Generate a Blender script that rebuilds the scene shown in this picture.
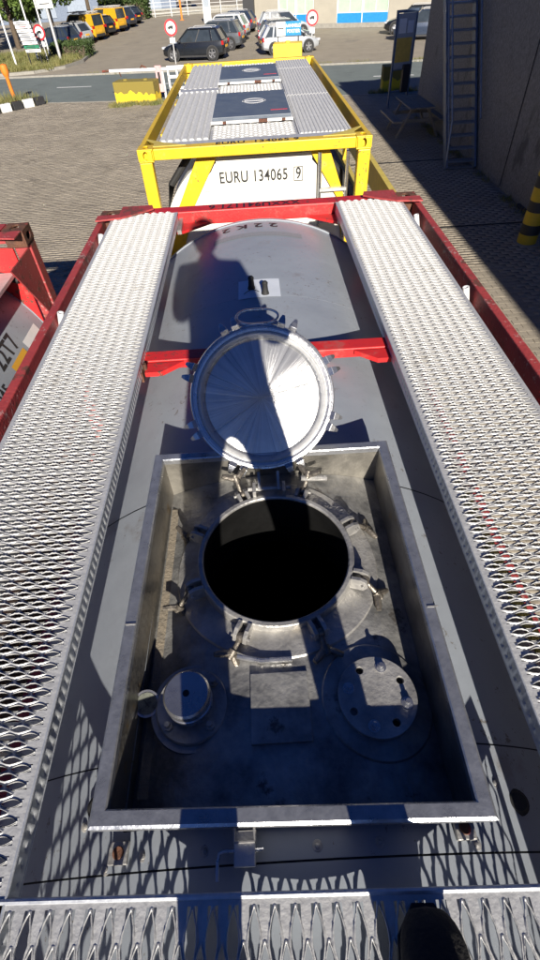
import bpy, bmesh, math, random
import numpy as np
from mathutils import Vector, Matrix
from math import pi, sin, cos, radians as R, sqrt
random.seed(7)
for o in list(bpy.data.objects): bpy.data.objects.remove(o)
S = bpy.context.scene
COL = S.collection

# ------------------------------------------------------------------ camera
cam = bpy.data.cameras.new('camera'); co = bpy.data.objects.new('camera', cam); COL.objects.link(co); S.camera = co
yaw, pit, rol = 0.00740745, 0.83231942, -0.06654088
fwd = Vector((-sin(yaw)*cos(pit), cos(yaw)*cos(pit), -sin(pit)))
rt = Vector((cos(yaw), sin(yaw), 0)); up = rt.cross(fwd)
rt2 = rt*cos(rol) + up*sin(rol); up2 = rt2.cross(fwd)
co.matrix_world = Matrix(((rt2.x, up2.x, -fwd.x, -0.0206), (rt2.y, up2.y, -fwd.y, -1.0811), (rt2.z, up2.z, -fwd.z, 3.8648), (0, 0, 0, 1)))
cam.sensor_fit = 'VERTICAL'; cam.sensor_height = 36; cam.lens = 36*474.62/960
cam.clip_start = .02; cam.clip_end = 2000
S.render.resolution_x = 576; S.render.resolution_y = 1024

# ------------------------------------------------------------------ light
EL, AZ = R(24.0), R(6.1)
to_sun = Vector((sin(AZ)*cos(EL), -cos(AZ)*cos(EL), sin(EL)))
w = bpy.data.worlds.new('World'); S.world = w; w.use_nodes = True
nt = w.node_tree; bg = nt.nodes['Background']
sky = nt.nodes.new('ShaderNodeTexSky'); sky.sky_type = 'NISHITA'; sky.sun_disc = False
sky.sun_elevation = EL; sky.sun_rotation = math.atan2(to_sun.x, to_sun.y)
sky.air_density = 1.0; sky.dust_density = 0.8; sky.ozone_density = 7
tint = nt.nodes.new('ShaderNodeMix'); tint.data_type = 'RGBA'; tint.blend_type = 'MULTIPLY'; tint.inputs[0].default_value = 1; tint.inputs[7].default_value = (.22,.35,.66,1)   # deep clear-sky blue
nt.links.new(sky.outputs[0], tint.inputs[6]); nt.links.new(tint.outputs[2], bg.inputs[0]); bg.inputs[1].default_value = .05
sl = bpy.data.lights.new('sun', 'SUN'); so = bpy.data.objects.new('sun', sl); COL.objects.link(so)
sl.energy = 5.0; sl.angle = R(.5); sl.color = (1, .93, .82)
so.rotation_euler = to_sun.to_track_quat('Z', 'Y').to_euler()
S.view_settings.view_transform = 'Standard'; S.view_settings.look = 'None'
S.view_settings.exposure = .8; S.view_settings.gamma = 1

# ------------------------------------------------------------------ materials
def mat(name, c1, c2=None, rough=.5, metal=0, scale=8, bump=0, bscale=None, spot=None, sscale=3, sthr=.6, coat=0, aniso=None, detail=6, rvar=.12, stretch=(1,1,1), chips=None, cthr=.70, cscale=30):
    m = bpy.data.materials.new(name); m.use_nodes = True; t = m.node_tree; N = t.nodes; L = t.links
    p = N['Principled BSDF']; p.inputs['Roughness'].default_value = rough; p.inputs['Metallic'].default_value = metal
    if c2 is None: c2 = tuple(x*.8 for x in c1)
    tc = N.new('ShaderNodeTexCoord'); mp = N.new('ShaderNodeMapping'); mp.inputs['Scale'].default_value = stretch
    L.new(tc.outputs['Object'], mp.inputs[0])
    n = N.new('ShaderNodeTexNoise'); n.inputs['Scale'].default_value = scale; n.inputs['Detail'].default_value = detail; n.inputs['Roughness'].default_value = .65
    L.new(mp.outputs[0], n.inputs['Vector'])
    r = N.new('ShaderNodeValToRGB'); r.color_ramp.elements[0].position = .33; r.color_ramp.elements[1].position = .68
    r.color_ramp.elements[0].color = (*c2, 1); r.color_ramp.elements[1].color = (*c1, 1); L.new(n.outputs[0], r.inputs[0])
    out = r.outputs[0]
    if spot:
        s = N.new('ShaderNodeTexNoise'); s.inputs['Scale'].default_value = sscale; s.inputs['Detail'].default_value = 9; s.inputs['Roughness'].default_value = .7
        L.new(mp.outputs[0], s.inputs['Vector'])
        q = N.new('ShaderNodeValToRGB'); q.color_ramp.elements[0].position = sthr; q.color_ramp.elements[1].position = sthr+.07; L.new(s.outputs[0], q.inputs[0])
        mx = N.new('ShaderNodeMix'); mx.data_type = 'RGBA'; L.new(q.outputs[0], mx.inputs[0]); L.new(out, mx.inputs[6]); mx.inputs[7].default_value = (*spot, 1); out = mx.outputs[2]
    if chips:
        s2 = N.new('ShaderNodeTexNoise'); s2.inputs['Scale'].default_value = cscale; s2.inputs['Detail'].default_value = 4; s2.inputs['Roughness'].default_value = .8; L.new(mp.outputs[0], s2.inputs['Vector'])
        s3 = N.new('ShaderNodeTexNoise'); s3.inputs['Scale'].default_value = 2.1; L.new(mp.outputs[0], s3.inputs['Vector'])
        ad = N.new('ShaderNodeMath'); ad.operation = 'MULTIPLY_ADD'; ad.inputs[1].default_value = .35; L.new(s3.outputs[0], ad.inputs[0]); L.new(s2.outputs[0], ad.inputs[2])
        q2 = N.new('ShaderNodeValToRGB'); q2.color_ramp.elements[0].position = cthr+.12; q2.color_ramp.elements[1].position = cthr+.15; L.new(ad.outputs[0], q2.inputs[0])
        mx2 = N.new('ShaderNodeMix'); mx2.data_type = 'RGBA'; L.new(q2.outputs[0], mx2.inputs[0]); L.new(out, mx2.inputs[6]); mx2.inputs[7].default_value = (*chips, 1); out = mx2.outputs[2]
    L.new(out, p.inputs['Base Color'])
    mr = N.new('ShaderNodeMapRange'); mr.inputs[3].default_value = max(.02, rough-rvar); mr.inputs[4].default_value = min(1, rough+rvar); L.new(n.outputs[0], mr.inputs[0]); L.new(mr.outputs[0], p.inputs['Roughness'])
    if bump:
        b = N.new('ShaderNodeBump'); b.inputs['Strength'].default_value = bump; b.inputs['Distance'].default_value = .01
        n2 = N.new('ShaderNodeTexNoise'); n2.inputs['Scale'].default_value = bscale or scale*3; n2.inputs['Detail'].default_value = 5; L.new(mp.outputs[0], n2.inputs['Vector'])
        L.new(n2.outputs[0], b.inputs['Height']); L.new(b.outputs[0], p.inputs['Normal'])
    if coat: p.inputs['Coat Weight'].default_value = coat; p.inputs['Coat Roughness'].default_value = .08
    return m

M = {}
M['red'] = mat('red_frame_paint', (.56,.022,.02), (.46,.018,.02), .5, 0, 6, .15, 60, spot=(.42,.07,.06), sscale=6, sthr=.57, detail=12, chips=(.12,.05,.035), cthr=.66)
M['red_old'] = mat('weathered_red_paint', (.38,.05,.05), (.27,.035,.035), .62, 0, 9, .3, 70, spot=(.13,.05,.035), sscale=7, sthr=.56, chips=(.40,.22,.20), cthr=.66)
M['rust'] = mat('rusty_casting_steel', (.16,.07,.04), (.07,.035,.025), .8, .2, 18, .6, 60, spot=(.30,.05,.04), sscale=12, sthr=.55)
M['galv'] = mat('galvanised_steel', (.60,.60,.595), (.50,.50,.495), .42, .35, 30, .2, 90, spot=(.40,.385,.355), sscale=2.2, sthr=.62, detail=10)
M['galv_blue'] = mat('new_galvanised_steel', (.60,.62,.64), (.48,.50,.53), .38, .5, 40, .1, 90)
M['rib'] = mat('ribbed_aluminium', (.66,.66,.65), (.56,.56,.55), .55, .15, 12, .15, 90)
M['clad'] = mat('grey_cladding_coating', (.295,.325,.365), (.25,.272,.305), .36, 0, 2.2, .35, 5, spot=(.23,.235,.25), sscale=4, sthr=.61, detail=12, chips=(.16,.15,.14))
M['steel'] = mat('tarnished_stainless', (.50,.485,.455), (.23,.225,.22), .4, .5, 9, .35, 60, spot=(.46,.43,.38), sscale=7, sthr=.58, detail=10)
M['steel_dirty'] = mat('dirty_stainless_floor', (.45,.44,.415), (.12,.122,.125), .42, .5, 7, .4, 45, spot=(.11,.10,.09), sscale=10, sthr=.60, detail=12)
M['steel_old'] = mat('oily_steel', (.26,.23,.19), (.09,.08,.07), .4, .6, 40, .3, 90)
M['steel_clean'] = mat('brushed_stainless', (.62,.62,.62), (.50,.50,.51), .28, .9, 14, .08, 80)
M['steel_wall'] = mat('folded_stainless_wall', (.33,.31,.27), (.10,.095,.085), .36, .55, 6, .2, 50, spot=(.24,.17,.09), sscale=8, sthr=.60, detail=10)
M['lip'] = mat('stainless_lip', (.50,.51,.53), (.36,.37,.39), .3, .75, 25, .12, 90)
M['dark'] = mat('tank_shade_black', (.010,.010,.010), (.006,.006,.006), .5, .3)  # near-black in place of the shade inside the steel tank
M['hole'] = mat('dark_recess', (.012,.012,.012), None, .8)
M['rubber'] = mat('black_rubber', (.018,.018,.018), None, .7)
M['yellow'] = mat('yellow_frame_paint', (.72,.48,.015), (.64,.42,.015), .42, 0, 5, .08, 50, spot=(.60,.42,.06), sscale=5, sthr=.60, detail=10, chips=(.16,.08,.04), cthr=.70)
M['yellow_dull'] = mat('dusty_yellow_paint', (.58,.46,.10), (.45,.35,.08), .6, 0, 6, .1, 50, spot=(.30,.2,.08), sscale=10, sthr=.62)
M['white_panel'] = mat('white_end_panel', (.74,.73,.66), (.66,.65,.58), .5, 0, 4, .05, spot=(.5,.48,.42), sscale=14, sthr=.68)
M['navy'] = mat('navy_blue_lid', (.12,.145,.18), (.09,.11,.14), .45, 0, 6, .05)
M['black_text'] = mat('black_lettering', (.02,.02,.022), None, .5)
M['white'] = mat('white_paint', (.78,.78,.77), (.68,.68,.67), .45)
M['paper'] = mat('white_data_sheet', (.62,.66,.72), (.56,.6,.66), .35)
M['sticker'] = mat('orange_sticker', (.72,.38,.03), (.66,.33,.03), .5)
M['tape'] = mat('tape_residue', (.21,.215,.235), (.25,.26,.28), .6, 0, 60)
M['asphalt'] = mat('road_asphalt', (.17,.20,.19), (.135,.158,.152), .85, 0, 1.2, .4, 160, spot=(.115,.135,.13), sscale=.5, sthr=.6, detail=12)
M['lot'] = mat('parking_lot_surface', (.34,.295,.225), (.27,.235,.18), .9, 0, .9, .4, 120, spot=(.22,.195,.16), sscale=.35, sthr=.58, detail=12)
M['joint'] = mat('sand_joint', (.23,.195,.145), (.18,.15,.115), .95, 0, 4, .5, 80)
M['paver'] = mat('concrete_paver', (.35,.305,.24), (.265,.23,.18), .9, 0, .8, .35, 90, spot=(.18,.155,.12), sscale=.45, sthr=.57, detail=12)
M['paver_b'] = mat('darker_concrete_paver', (.315,.275,.215), (.24,.208,.162), .9, 0, .8, .35, 90)
M['kerb'] = mat('kerb_concrete', (.30,.285,.25), (.22,.21,.185), .9, 0, 6, .3)
M['concrete_wall'] = mat('exposed_aggregate_wall', (.36,.345,.31), (.15,.145,.13), .95, 0, 42, 1.2, 60, spot=(.14,.13,.115), sscale=1.1, sthr=.57, detail=10, stretch=(1,1,.5))
M['joint_dark'] = mat('wall_joint', (.05,.05,.05), None, .9)
M['stair'] = mat('blue_stair_paint', (.12,.17,.25), (.08,.12,.19), .5, 0, 12, .1)
M['stair_g'] = mat('galvanised_stair', (.30,.34,.38), (.22,.25,.29), .45, .5, 20)
M['wood'] = mat('weathered_wood', (.30,.27,.22), (.19,.17,.14), .85, 0, 5, .4, 40, stretch=(1,8,1))
M['plaster'] = mat('beige_facade', (.38,.35,.285), (.33,.305,.25), .9, 0, 1.2, .1, 40)
M['blue_panel'] = mat('blue_window_panel', (.02,.24,.55), (.018,.2,.48), .4)
M['glass_green'] = mat('pale_green_glazing', (.44,.55,.42), (.36,.47,.36), .12, .0, 1.5)
M['glass'] = mat('car_glass', (.025,.032,.038), (.04,.05,.06), .06, .0, 2, coat=.6)
M['tyre'] = mat('tyre_rubber', (.022,.022,.022), None, .8)
M['rim'] = mat('alloy_rim', (.45,.45,.46), (.35,.35,.36), .3, .8)
M['lampglass'] = mat('headlamp_glass', (.7,.72,.75), (.6,.6,.65), .1, .2, coat=1)
M['tail'] = mat('red_lamp', (.45,.01,.01), None, .2, coat=1)
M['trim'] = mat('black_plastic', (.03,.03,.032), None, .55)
M['sign_red'] = mat('sign_red', (.62,.03,.04), None, .4)
M['sign_blue'] = mat('sign_blue', (.02,.25,.60), None, .4)
M['sign_green'] = mat('sign_green', (.03,.22,.12), None, .4)
M['pink'] = mat('faded_red_board', (.72,.42,.42), (.62,.30,.30), .5)
M['orange'] = mat('orange_plastic', (.80,.24,.03), (.7,.2,.03), .5)
M['trunk'] = mat('bark', (.12,.09,.06), (.07,.05,.035), .9, 0, 8, .5)
M['person_cloth'] = mat('navy_jacket_cloth', (.05,.06,.09), None, .85)
M['trouser'] = mat('dark_work_trousers', (.04,.045,.06), None, .9)
M['boot'] = mat('black_boot_leather', (.008,.008,.008), (.012,.011,.011), .85, 0, 20, .4, 120)
M['skin'] = mat('skin', (.48,.30,.22), None, .5)
M['hair'] = mat('dark_hair', (.03,.02,.015), None, .7)

def leafmat(name, c1, c2):
    m = bpy.data.materials.new(name); m.use_nodes = True; t = m.node_tree; N = t.nodes; L = t.links; p = N['Principled BSDF']
    tc = N.new('ShaderNodeTexCoord'); n = N.new('ShaderNodeTexNoise'); n.inputs['Scale'].default_value = 2.2; n.inputs['Detail'].default_value = 8; L.new(tc.outputs['Object'], n.inputs['Vector'])
    r = N.new('ShaderNodeValToRGB'); r.color_ramp.elements[0].position = .35; r.color_ramp.elements[1].position = .65
    r.color_ramp.elements[0].color = (*c2, 1); r.color_ramp.elements[1].color = (*c1, 1); L.new(n.outputs[0], r.inputs[0]); L.new(r.outputs[0], p.inputs['Base Color'])
    p.inputs['Roughness'].default_value = .6
    tr = N.new('ShaderNodeBsdfTranslucent'); L.new(r.outputs[0], tr.inputs[0]); ms = N.new('ShaderNodeMixShader'); ms.inputs[0].default_value = .3
    L.new(p.outputs[0], ms.inputs[1]); L.new(tr.outputs[0], ms.inputs[2]); L.new(ms.outputs[0], N['Material Output'].inputs[0])
    return m
M['leaf'] = leafmat('green_leaves', (.13,.20,.035), (.07,.12,.025))
M['leaf_dark'] = leafmat('hedge_leaves', (.085,.13,.035), (.045,.08,.022))
M['grass'] = leafmat('dry_grass', (.30,.27,.10), (.15,.17,.05))

# brushed lid: radial anisotropy
m = mat('radially_brushed_steel', (.74,.74,.73), (.62,.62,.62), .30, .75, 10, .03, 90); t = m.node_tree; p = t.nodes['Principled BSDF']
tg = t.nodes.new('ShaderNodeTangent'); tg.direction_type = 'RADIAL'; tg.axis = 'Z'; p.inputs['Anisotropic'].default_value = .8; t.links.new(tg.outputs[0], p.inputs['Tangent'])
N = t.nodes; L = t.links
tc = N.new('ShaderNodeTexCoord'); mu = N.new('ShaderNodeVectorMath'); mu.operation = 'MULTIPLY'; mu.inputs[1].default_value = (1,1,0); L.new(tc.outputs['Object'], mu.inputs[0])
no = N.new('ShaderNodeVectorMath'); no.operation = 'NORMALIZE'; L.new(mu.outputs[0], no.inputs[0])
nn = N.new('ShaderNodeTexNoise'); nn.inputs['Scale'].default_value = 7; nn.inputs['Detail'].default_value = 7; nn.inputs['Roughness'].default_value = .75; L.new(no.outputs[0], nn.inputs['Vector'])
bb_ = N.new('ShaderNodeBump'); bb_.inputs['Strength'].default_value = .8; bb_.inputs['Distance'].default_value = .006; L.new(nn.outputs[0], bb_.inputs['Height']); L.new(bb_.outputs[0], p.inputs['Normal'])
rm_ = N.new('ShaderNodeMapRange'); rm_.inputs[1].default_value = .3; rm_.inputs[2].default_value = .7; rm_.inputs[3].default_value = .20; rm_.inputs[4].default_value = .50; L.new(nn.outputs[0], rm_.inputs[0]); L.new(rm_.outputs[0], p.inputs['Roughness'])
srp = p.inputs['Base Color'].links[0].from_socket; rc_ = N.new('ShaderNodeMapRange'); rc_.inputs[1].default_value = .35; rc_.inputs[2].default_value = .62; rc_.inputs[3].default_value = .62; rc_.inputs[4].default_value = 1.0; L.new(nn.outputs[0], rc_.inputs[0])
ml_ = N.new('ShaderNodeVectorMath'); ml_.operation = 'SCALE'; L.new(srp, ml_.inputs[0]); L.new(rc_.outputs[0], ml_.inputs['Scale']); L.new(ml_.outputs[0], p.inputs['Base Color'])
M['brushed'] = m
# black and yellow stripes for the bollard
m = mat('striped_bollard_paint', (.62,.42,.02), (.5,.34,.02), .6, spot=(.25,.18,.05), sthr=.62); t = m.node_tree; p = t.nodes['Principled BSDF']; N = t.nodes
tc = N.new('ShaderNodeTexCoord'); sx = N.new('ShaderNodeSeparateXYZ'); t.links.new(tc.outputs['Object'], sx.inputs[0])
mm = N.new('ShaderNodeMath'); mm.operation = 'MULTIPLY_ADD'; mm.inputs[1].default_value = 2.6; mm.inputs[2].default_value = .1; t.links.new(sx.outputs['Z'], mm.inputs[0])
fr = N.new('ShaderNodeMath'); fr.operation = 'FRACT'; t.links.new(mm.outputs[0], fr.inputs[0])
gt = N.new('ShaderNodeMath'); gt.operation = 'GREATER_THAN'; gt.inputs[1].default_value = .55; t.links.new(fr.outputs[0], gt.inputs[0])
src = p.inputs['Base Color'].links[0].from_socket
mx = N.new('ShaderNodeMix'); mx.data_type = 'RGBA'; t.links.new(gt.outputs[0], mx.inputs[0]); t.links.new(src, mx.inputs[6]); mx.inputs[7].default_value = (.03,.03,.03,1); t.links.new(mx.outputs[2], p.inputs['Base Color'])
M['stripes'] = m
def paint(c, name): return mat(name, c, tuple(x*.9 for x in c), .28, .2, 4, coat=.8, rvar=.04)
M['car_black'] = paint((.012,.014,.018), 'black_car_paint'); M['car_silver'] = paint((.42,.44,.46), 'silver_car_paint'); M['car_white'] = paint((.70,.71,.72), 'white_car_paint')
M['car_navy'] = paint((.03,.045,.08), 'navy_car_paint'); M['van_yellow'] = paint((.75,.42,.02), 'yellow_van_paint'); M['car_grey'] = paint((.10,.11,.12), 'grey_car_paint')

# ------------------------------------------------------------------ helpers
def link(o, parent=None):
    COL.objects.link(o)
    if parent: o.parent = parent
    return o
def tag(o, label=None, cat=None, group=None, kind=None):
    if label: o['label'] = label
    if cat: o['category'] = cat
    if group: o['group'] = group
    if kind: o['kind'] = kind
    return o
def thing(name, label, cat, loc=(0,0,0), rz=0, group=None):
    o = bpy.data.objects.new(name, None); o.empty_display_size = .2; link(o); o.location = loc; o.rotation_euler = (0,0,rz)
    return tag(o, label, cat, group)
class MB:
    def __init__(s): s.v = []; s.f = []
    def add(s, vs, fs):
        n = len(s.v); s.v += [tuple(a) for a in vs]; s.f += [tuple(i+n for i in f) for f in fs]; return s
    def box(s, c, d, rot=None):
        x, y, z = d[0]/2, d[1]/2, d[2]/2
        vs = [Vector((a*x, b*y, e*z)) for a in (-1,1) for b in (-1,1) for e in (-1,1)]
        if rot is not None: vs = [rot @ a for a in vs]
        c = Vector(c); return s.add([a+c for a in vs], [(0,1,3,2),(4,6,7,5),(0,4,5,1),(2,3,7,6),(0,2,6,4),(1,5,7,3)])
    def bar(s, a, b, wd, ht, upv=(0,0,1)):
        a, b = Vector(a), Vector(b); d = (b-a); L = d.length; d.normalize(); u = Vector(upv)
        if abs(d.dot(u)) > .98: u = Vector((0,1,0))
        x = d.cross(u).normalized(); z = x.cross(d)
        r = Matrix((x, d, z)).transposed()
        return s.box((a+b)/2, (wd, L, ht), r)
    def tube(s, pts, r, seg=8, caps=True):
        pts = [Vector(p) for p in pts]; rs = r if isinstance(r, (list,tuple)) else [r]*len(pts); rings = []
        ref = None
        for i, p in enumerate(pts):
            d = (pts[min(i+1,len(pts)-1)] - pts[max(i-1,0)]).normalized()
            if ref is None or abs(ref.dot(d)) > .95: ref = Vector((0,0,1)) if abs(d.z) < .9 else Vector((1,0,0))
            x = d.cross(ref).normalized(); y = d.cross(x); ref = -y if False else ref
            rings.append([p + x*cos(2*pi*k/seg)*rs[i] + y*sin(2*pi*k/seg)*rs[i] for k in range(seg)])
        vs = [v for q in rings for v in q]; fs = []
        for i in range(len(pts)-1):
            for k in range(seg):
                a = i*seg+k; b = i*seg+(k+1)%seg; fs.append((a, b, b+seg, a+seg))
        if caps: fs.append(tuple(range(seg))[::-1]); fs.append(tuple(range((len(pts)-1)*seg, len(pts)*seg)))
        return s.add(vs, fs)
    def lathe(s, prof, c=(0,0,0), rot=None, seg=32, closed=False):
        c = Vector(c); vs = []; fs = []; n = len(prof)
        for k in range(seg):
            a = 2*pi*k/seg
            for (r, z) in prof:
                v = Vector((r*cos(a), r*sin(a), z)); v = rot @ v if rot is not None else v; vs.append(v+c)
        for k in range(seg):
            k2 = (k+1) % seg
            for i in range(n-1 if not closed else n):
                j = (i+1) % n
                fs.append((k*n+i, k2*n+i, k2*n+j, k*n+j))
        return s.add(vs, fs)
    def prism(s, poly, z0, z1, f=None):
        n = len(poly); vs = [(x, y, z0) for x, y in poly] + [(x, y, z1) for x, y in poly]
        if f: vs = [f(*v) for v in vs]
        return s.add(vs, [tuple(range(n))[::-1], tuple(range(n, 2*n))] + [(i, (i+1)%n, (i+1)%n+n, i+n) for i in range(n)])
    def plate(s, outer, holes, z0, z1, f=None):
        # flat plate with real holes, extruded z0..z1; f maps (x,y,z)
        bm = bmesh.new(); loops = []
        for lp in [outer]+holes:
            vs = [bm.verts.new((x, y, 0)) for x, y in lp]; es = [bm.edges.new((vs[i], vs[(i+1)%len(vs)])) for i in range(len(vs))]; loops.append((vs, es))
        bmesh.ops.triangle_fill(bm, use_beauty=True, use_dissolve=False, edges=[e for _, es in loops for e in es])
        bm.verts.index_update(); n = len(bm.verts)
        fs = [tuple(v.index for v in f_.verts) for f_ in bm.faces]; base = [v.co.copy() for v in bm.verts]
        vs = [(v.x, v.y, z1) for v in base] + [(v.x, v.y, z0) for v in base]
        allf = fs + [tuple(i+n for i in q[::-1]) for q in fs]
        for lvs, _ in loops:
            ids = [v.index for v in lvs]
            for i in range(len(ids)): a, b = ids[i], ids[(i+1)%len(ids)]; allf.append((a, b, b+n, a+n))
        bm.free()
        if f: vs = [f(*v) for v in vs]
        return s.add(vs, allf)
    def build(s, name, m, parent=None, smooth=False, bevel=0, label=None):
        me = bpy.data.meshes.new(name); me.from_pydata(s.v, [], s.f); me.materials.append(M[m] if isinstance(m, str) else m)
        bm = bmesh.new(); bm.from_mesh(me); bmesh.ops.recalc_face_normals(bm, faces=bm.faces); bm.to_mesh(me); bm.free()
        if smooth:
            for p_ in me.polygons: p_.use_smooth = True
            try: me.set_sharp_from_angle(angle=R(35))
            except Exception: pass
        o = link(bpy.data.objects.new(name, me), parent)
        if bevel:
            b = o.modifiers.new('bevel', 'BEVEL'); b.width = bevel; b.segments = 2; b.limit_method = 'ANGLE'; b.angle_limit = R(40)
        if label: o['label'] = label
        return o
def build_each(b, name, m, parent=None, **k):
    # one object per disconnected piece
    par = list(range(len(b.v)))
    def fd(i):
        while par[i] != i: par[i] = par[par[i]]; i = par[i]
        return i
    for f in b.f:
        for i in f[1:]: par[fd(i)] = fd(f[0])
    groups = {}
    for f in b.f: groups.setdefault(fd(f[0]), []).append(f)
    out = []
    for g in groups.values():
        ids = sorted({i for f in g for i in f}); mp = {i: j for j, i in enumerate(ids)}
        out.append(MB().add([b.v[i] for i in ids], [tuple(mp[i] for i in f) for f in g]).build(name, m, parent, **k))
    return out
def circ(cx, cy, r, n=16, a0=0, ry=None): return [(cx+r*cos(a0+2*pi*k/n), cy+(ry or r)*sin(a0+2*pi*k/n)) for k in range(n)]
def rotm(ax, a): return Matrix.Rotation(a, 3, ax)
def loft(b, secs, close_ends=True):
    n = len(secs[0]); vs = [v for s in secs for v in s]
    fs = [(i*n+k, i*n+(k+1)%n, (i+1)*n+(k+1)%n, (i+1)*n+k) for i in range(len(secs)-1) for k in range(n)]
    if close_ends: fs += [tuple(range(n))[::-1], tuple(range((len(secs)-1)*n, len(secs)*n))]
    return b.add(vs, fs)
def npmesh(name, V, F, m, parent=None, smooth=False):
    # V (n,3), F (m,4) numpy
    me = bpy.data.meshes.new(name); k = F.shape[1]
    me.vertices.add(len(V)); me.vertices.foreach_set('co', np.ascontiguousarray(V, dtype=np.float32).ravel())
    me.loops.add(F.size); me.loops.foreach_set('vertex_index', np.ascontiguousarray(F, dtype=np.int32).ravel())
    me.polygons.add(len(F)); me.polygons.foreach_set('loop_start', np.arange(0, F.size, k, dtype=np.int32)); me.polygons.foreach_set('loop_total', np.full(len(F), k, dtype=np.int32))
    if smooth: me.polygons.foreach_set('use_smooth', np.ones(len(F), dtype=bool))
    me.update(calc_edges=True); me.validate()
    me.materials.append(M[m] if isinstance(m, str) else m)
    return link(bpy.data.objects.new(name, me), parent)
def text(name, s, size, m, parent, f, bold=.012, align='CENTER', width=1.0):
    cu = bpy.data.curves.new('t', 'FONT'); cu.body = s; cu.size = size; cu.offset = bold*size; cu.align_x = align; cu.align_y = 'CENTER'; cu.space_character = 1.08
    ob = bpy.data.objects.new('t', cu); COL.objects.link(ob)
    me0 = bpy.data.meshes.new_from_object(ob.evaluated_get(bpy.context.evaluated_depsgraph_get()))
    vs = [tuple(v.co) for v in me0.vertices]; fs = [tuple(p_.vertices) for p_ in me0.polygons]
    bpy.data.objects.remove(ob); bpy.data.curves.remove(cu); bpy.data.meshes.remove(me0)
    me = bpy.data.meshes.new(name); me.from_pydata([f(x*width, y) for x, y, z in vs], [], fs); me.materials.append(M[m])
    return link(bpy.data.objects.new(name, me), parent)

# ------------------------------------------------------------------ ground
def sheet(name, poly, z, m, div=1):
    b = MB(); b.add([(x, y, z) for x, y in poly], [tuple(range(len(poly)))]); o = b.build(name, m); tag(o, kind='structure'); return o
sheet('ground', [(-300,-60),(300,-60),(300,400),(-300,400)], -.012, 'lot')
def near_e(x): return 23.9-.2*x
def far_e(x): return 31.6-.15*x
sheet('road', [(-60,near_e(-60)),(-60,far_e(-60)),(60,far_e(60)),(60,near_e(60))][::-1], 0.0, 'asphalt')
# paved yard bed (sand joints) with real pavers on top
sheet('paving_bed', [(-16,-4),(5.64,-4),(5.64,near_e(5.64)),(-16,near_e(-16))], -.006, 'joint')
def pavers():
    L_, W_, g = .21, .105, .006
    sets = {0: [], 1: []}; near = []
    rng = np.random.RandomState(3)
    rows = int(34/ W_)
    for j in range(rows):
        y = -3.9 + j*W_
        xs = np.arange(-15.9 + (L_/2 if j % 2 else 0), 5.6, L_)
        for x in xs:
            if y > near_e(x)-.1: continue
            if -1.1 < x < 1.1 and y < 11: continue
            if -4.1 < x < -1.8 and y < 2.7: continue
            if -13 < x < -4.3 and y < 2: continue
            # keep what the photograph could show
            if y < 0 and x < 2: continue
            if 2.4 < x < 4.2 and 3.6 < y < 7.6: near.append((x, y))
            sets[0 if rng.rand() < .6 else 1].append((x, y))
    nearset = set(near[:300])
    proto = None; pv = None
    for k, mk in ((0, 'paver'), (1, 'paver_b')):
        P = np.array([q for q in sets[k] if q not in nearset])
        n = len(P); hx, hy = L_/2-g/2, W_/2-g/2
        zt = .002 + rng.rand(n)*.004; tilt = (rng.rand(n, 2)-.5)*.008
        V = np.zeros((n, 8, 3))
        for i, (sx_, sy_) in enumerate(((-1,-1),(1,-1),(1,1),(-1,1))):
            V[:, i, 0] = P[:,0]+sx_*(hx-.004); V[:, i, 1] = P[:,1]+sy_*(hy-.004); V[:, i, 2] = zt + tilt[:,0]*sx_*.5 + tilt[:,1]*sy_*.4
            V[:, i+4, 0] = P[:,0]+sx_*hx; V[:, i+4, 1] = P[:,1]+sy_*hy; V[:, i+4, 2] = -.01
        q = np.array([(0,1,2,3),(0,4,5,1),(1,5,6,2),(2,6,7,3),(3,7,4,0)])
        F = (q[None]+ (np.arange(n)*8)[:,None,None]).reshape(-1,4)
        o = npmesh('paver_field', V.reshape(-1,3), F, mk); tag(o, kind='structure') if k == 0 else tag(o, kind='structure')
        if k == 0: pv = o
    b = MB(); b.box((0,0,-.006), (L_-g, W_-g, .018)); proto = b.build('paver', 'paver', pv); me = proto.data
    me2 = me.copy(); me2.materials.clear(); me2.materials.append(M['paver_b'])
    first = True
    for (x, y) in nearset:
        if first: o = proto; first = False
        else: o = link(bpy.data.objects.new('paver', me if rng.rand() < .6 else me2), pv)
        o.location = (x, y, rng.rand()*.004); o.rotation_euler = ((rng.rand()-.5)*.02, (rng.rand()-.5)*.015, 0)
pavers()

def dashes():
    for i, (x, y) in enumerate([(-8.6,29.4),(-13.5,30.2),(-3.6,28.6),(1.4,27.7),(6.6,26.8),(11.6,26)]):
        b = MB(); b.box((0,0,0), (1.8,.11,.003)); o = b.build('road_marking', 'white'); o.location = (x, y, .006); o.rotation_euler.z = -.17; tag(o, kind='structure')
dashes()

for (y, a, c_) in ((13.7,2.6,5.6),(9.1,2.6,5.6)):
    o = MB().box(((a+c_)/2,y,.004),(c_-a,.05,.012)).build('drain_channel', 'hole'); tag(o, kind='structure')
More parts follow.
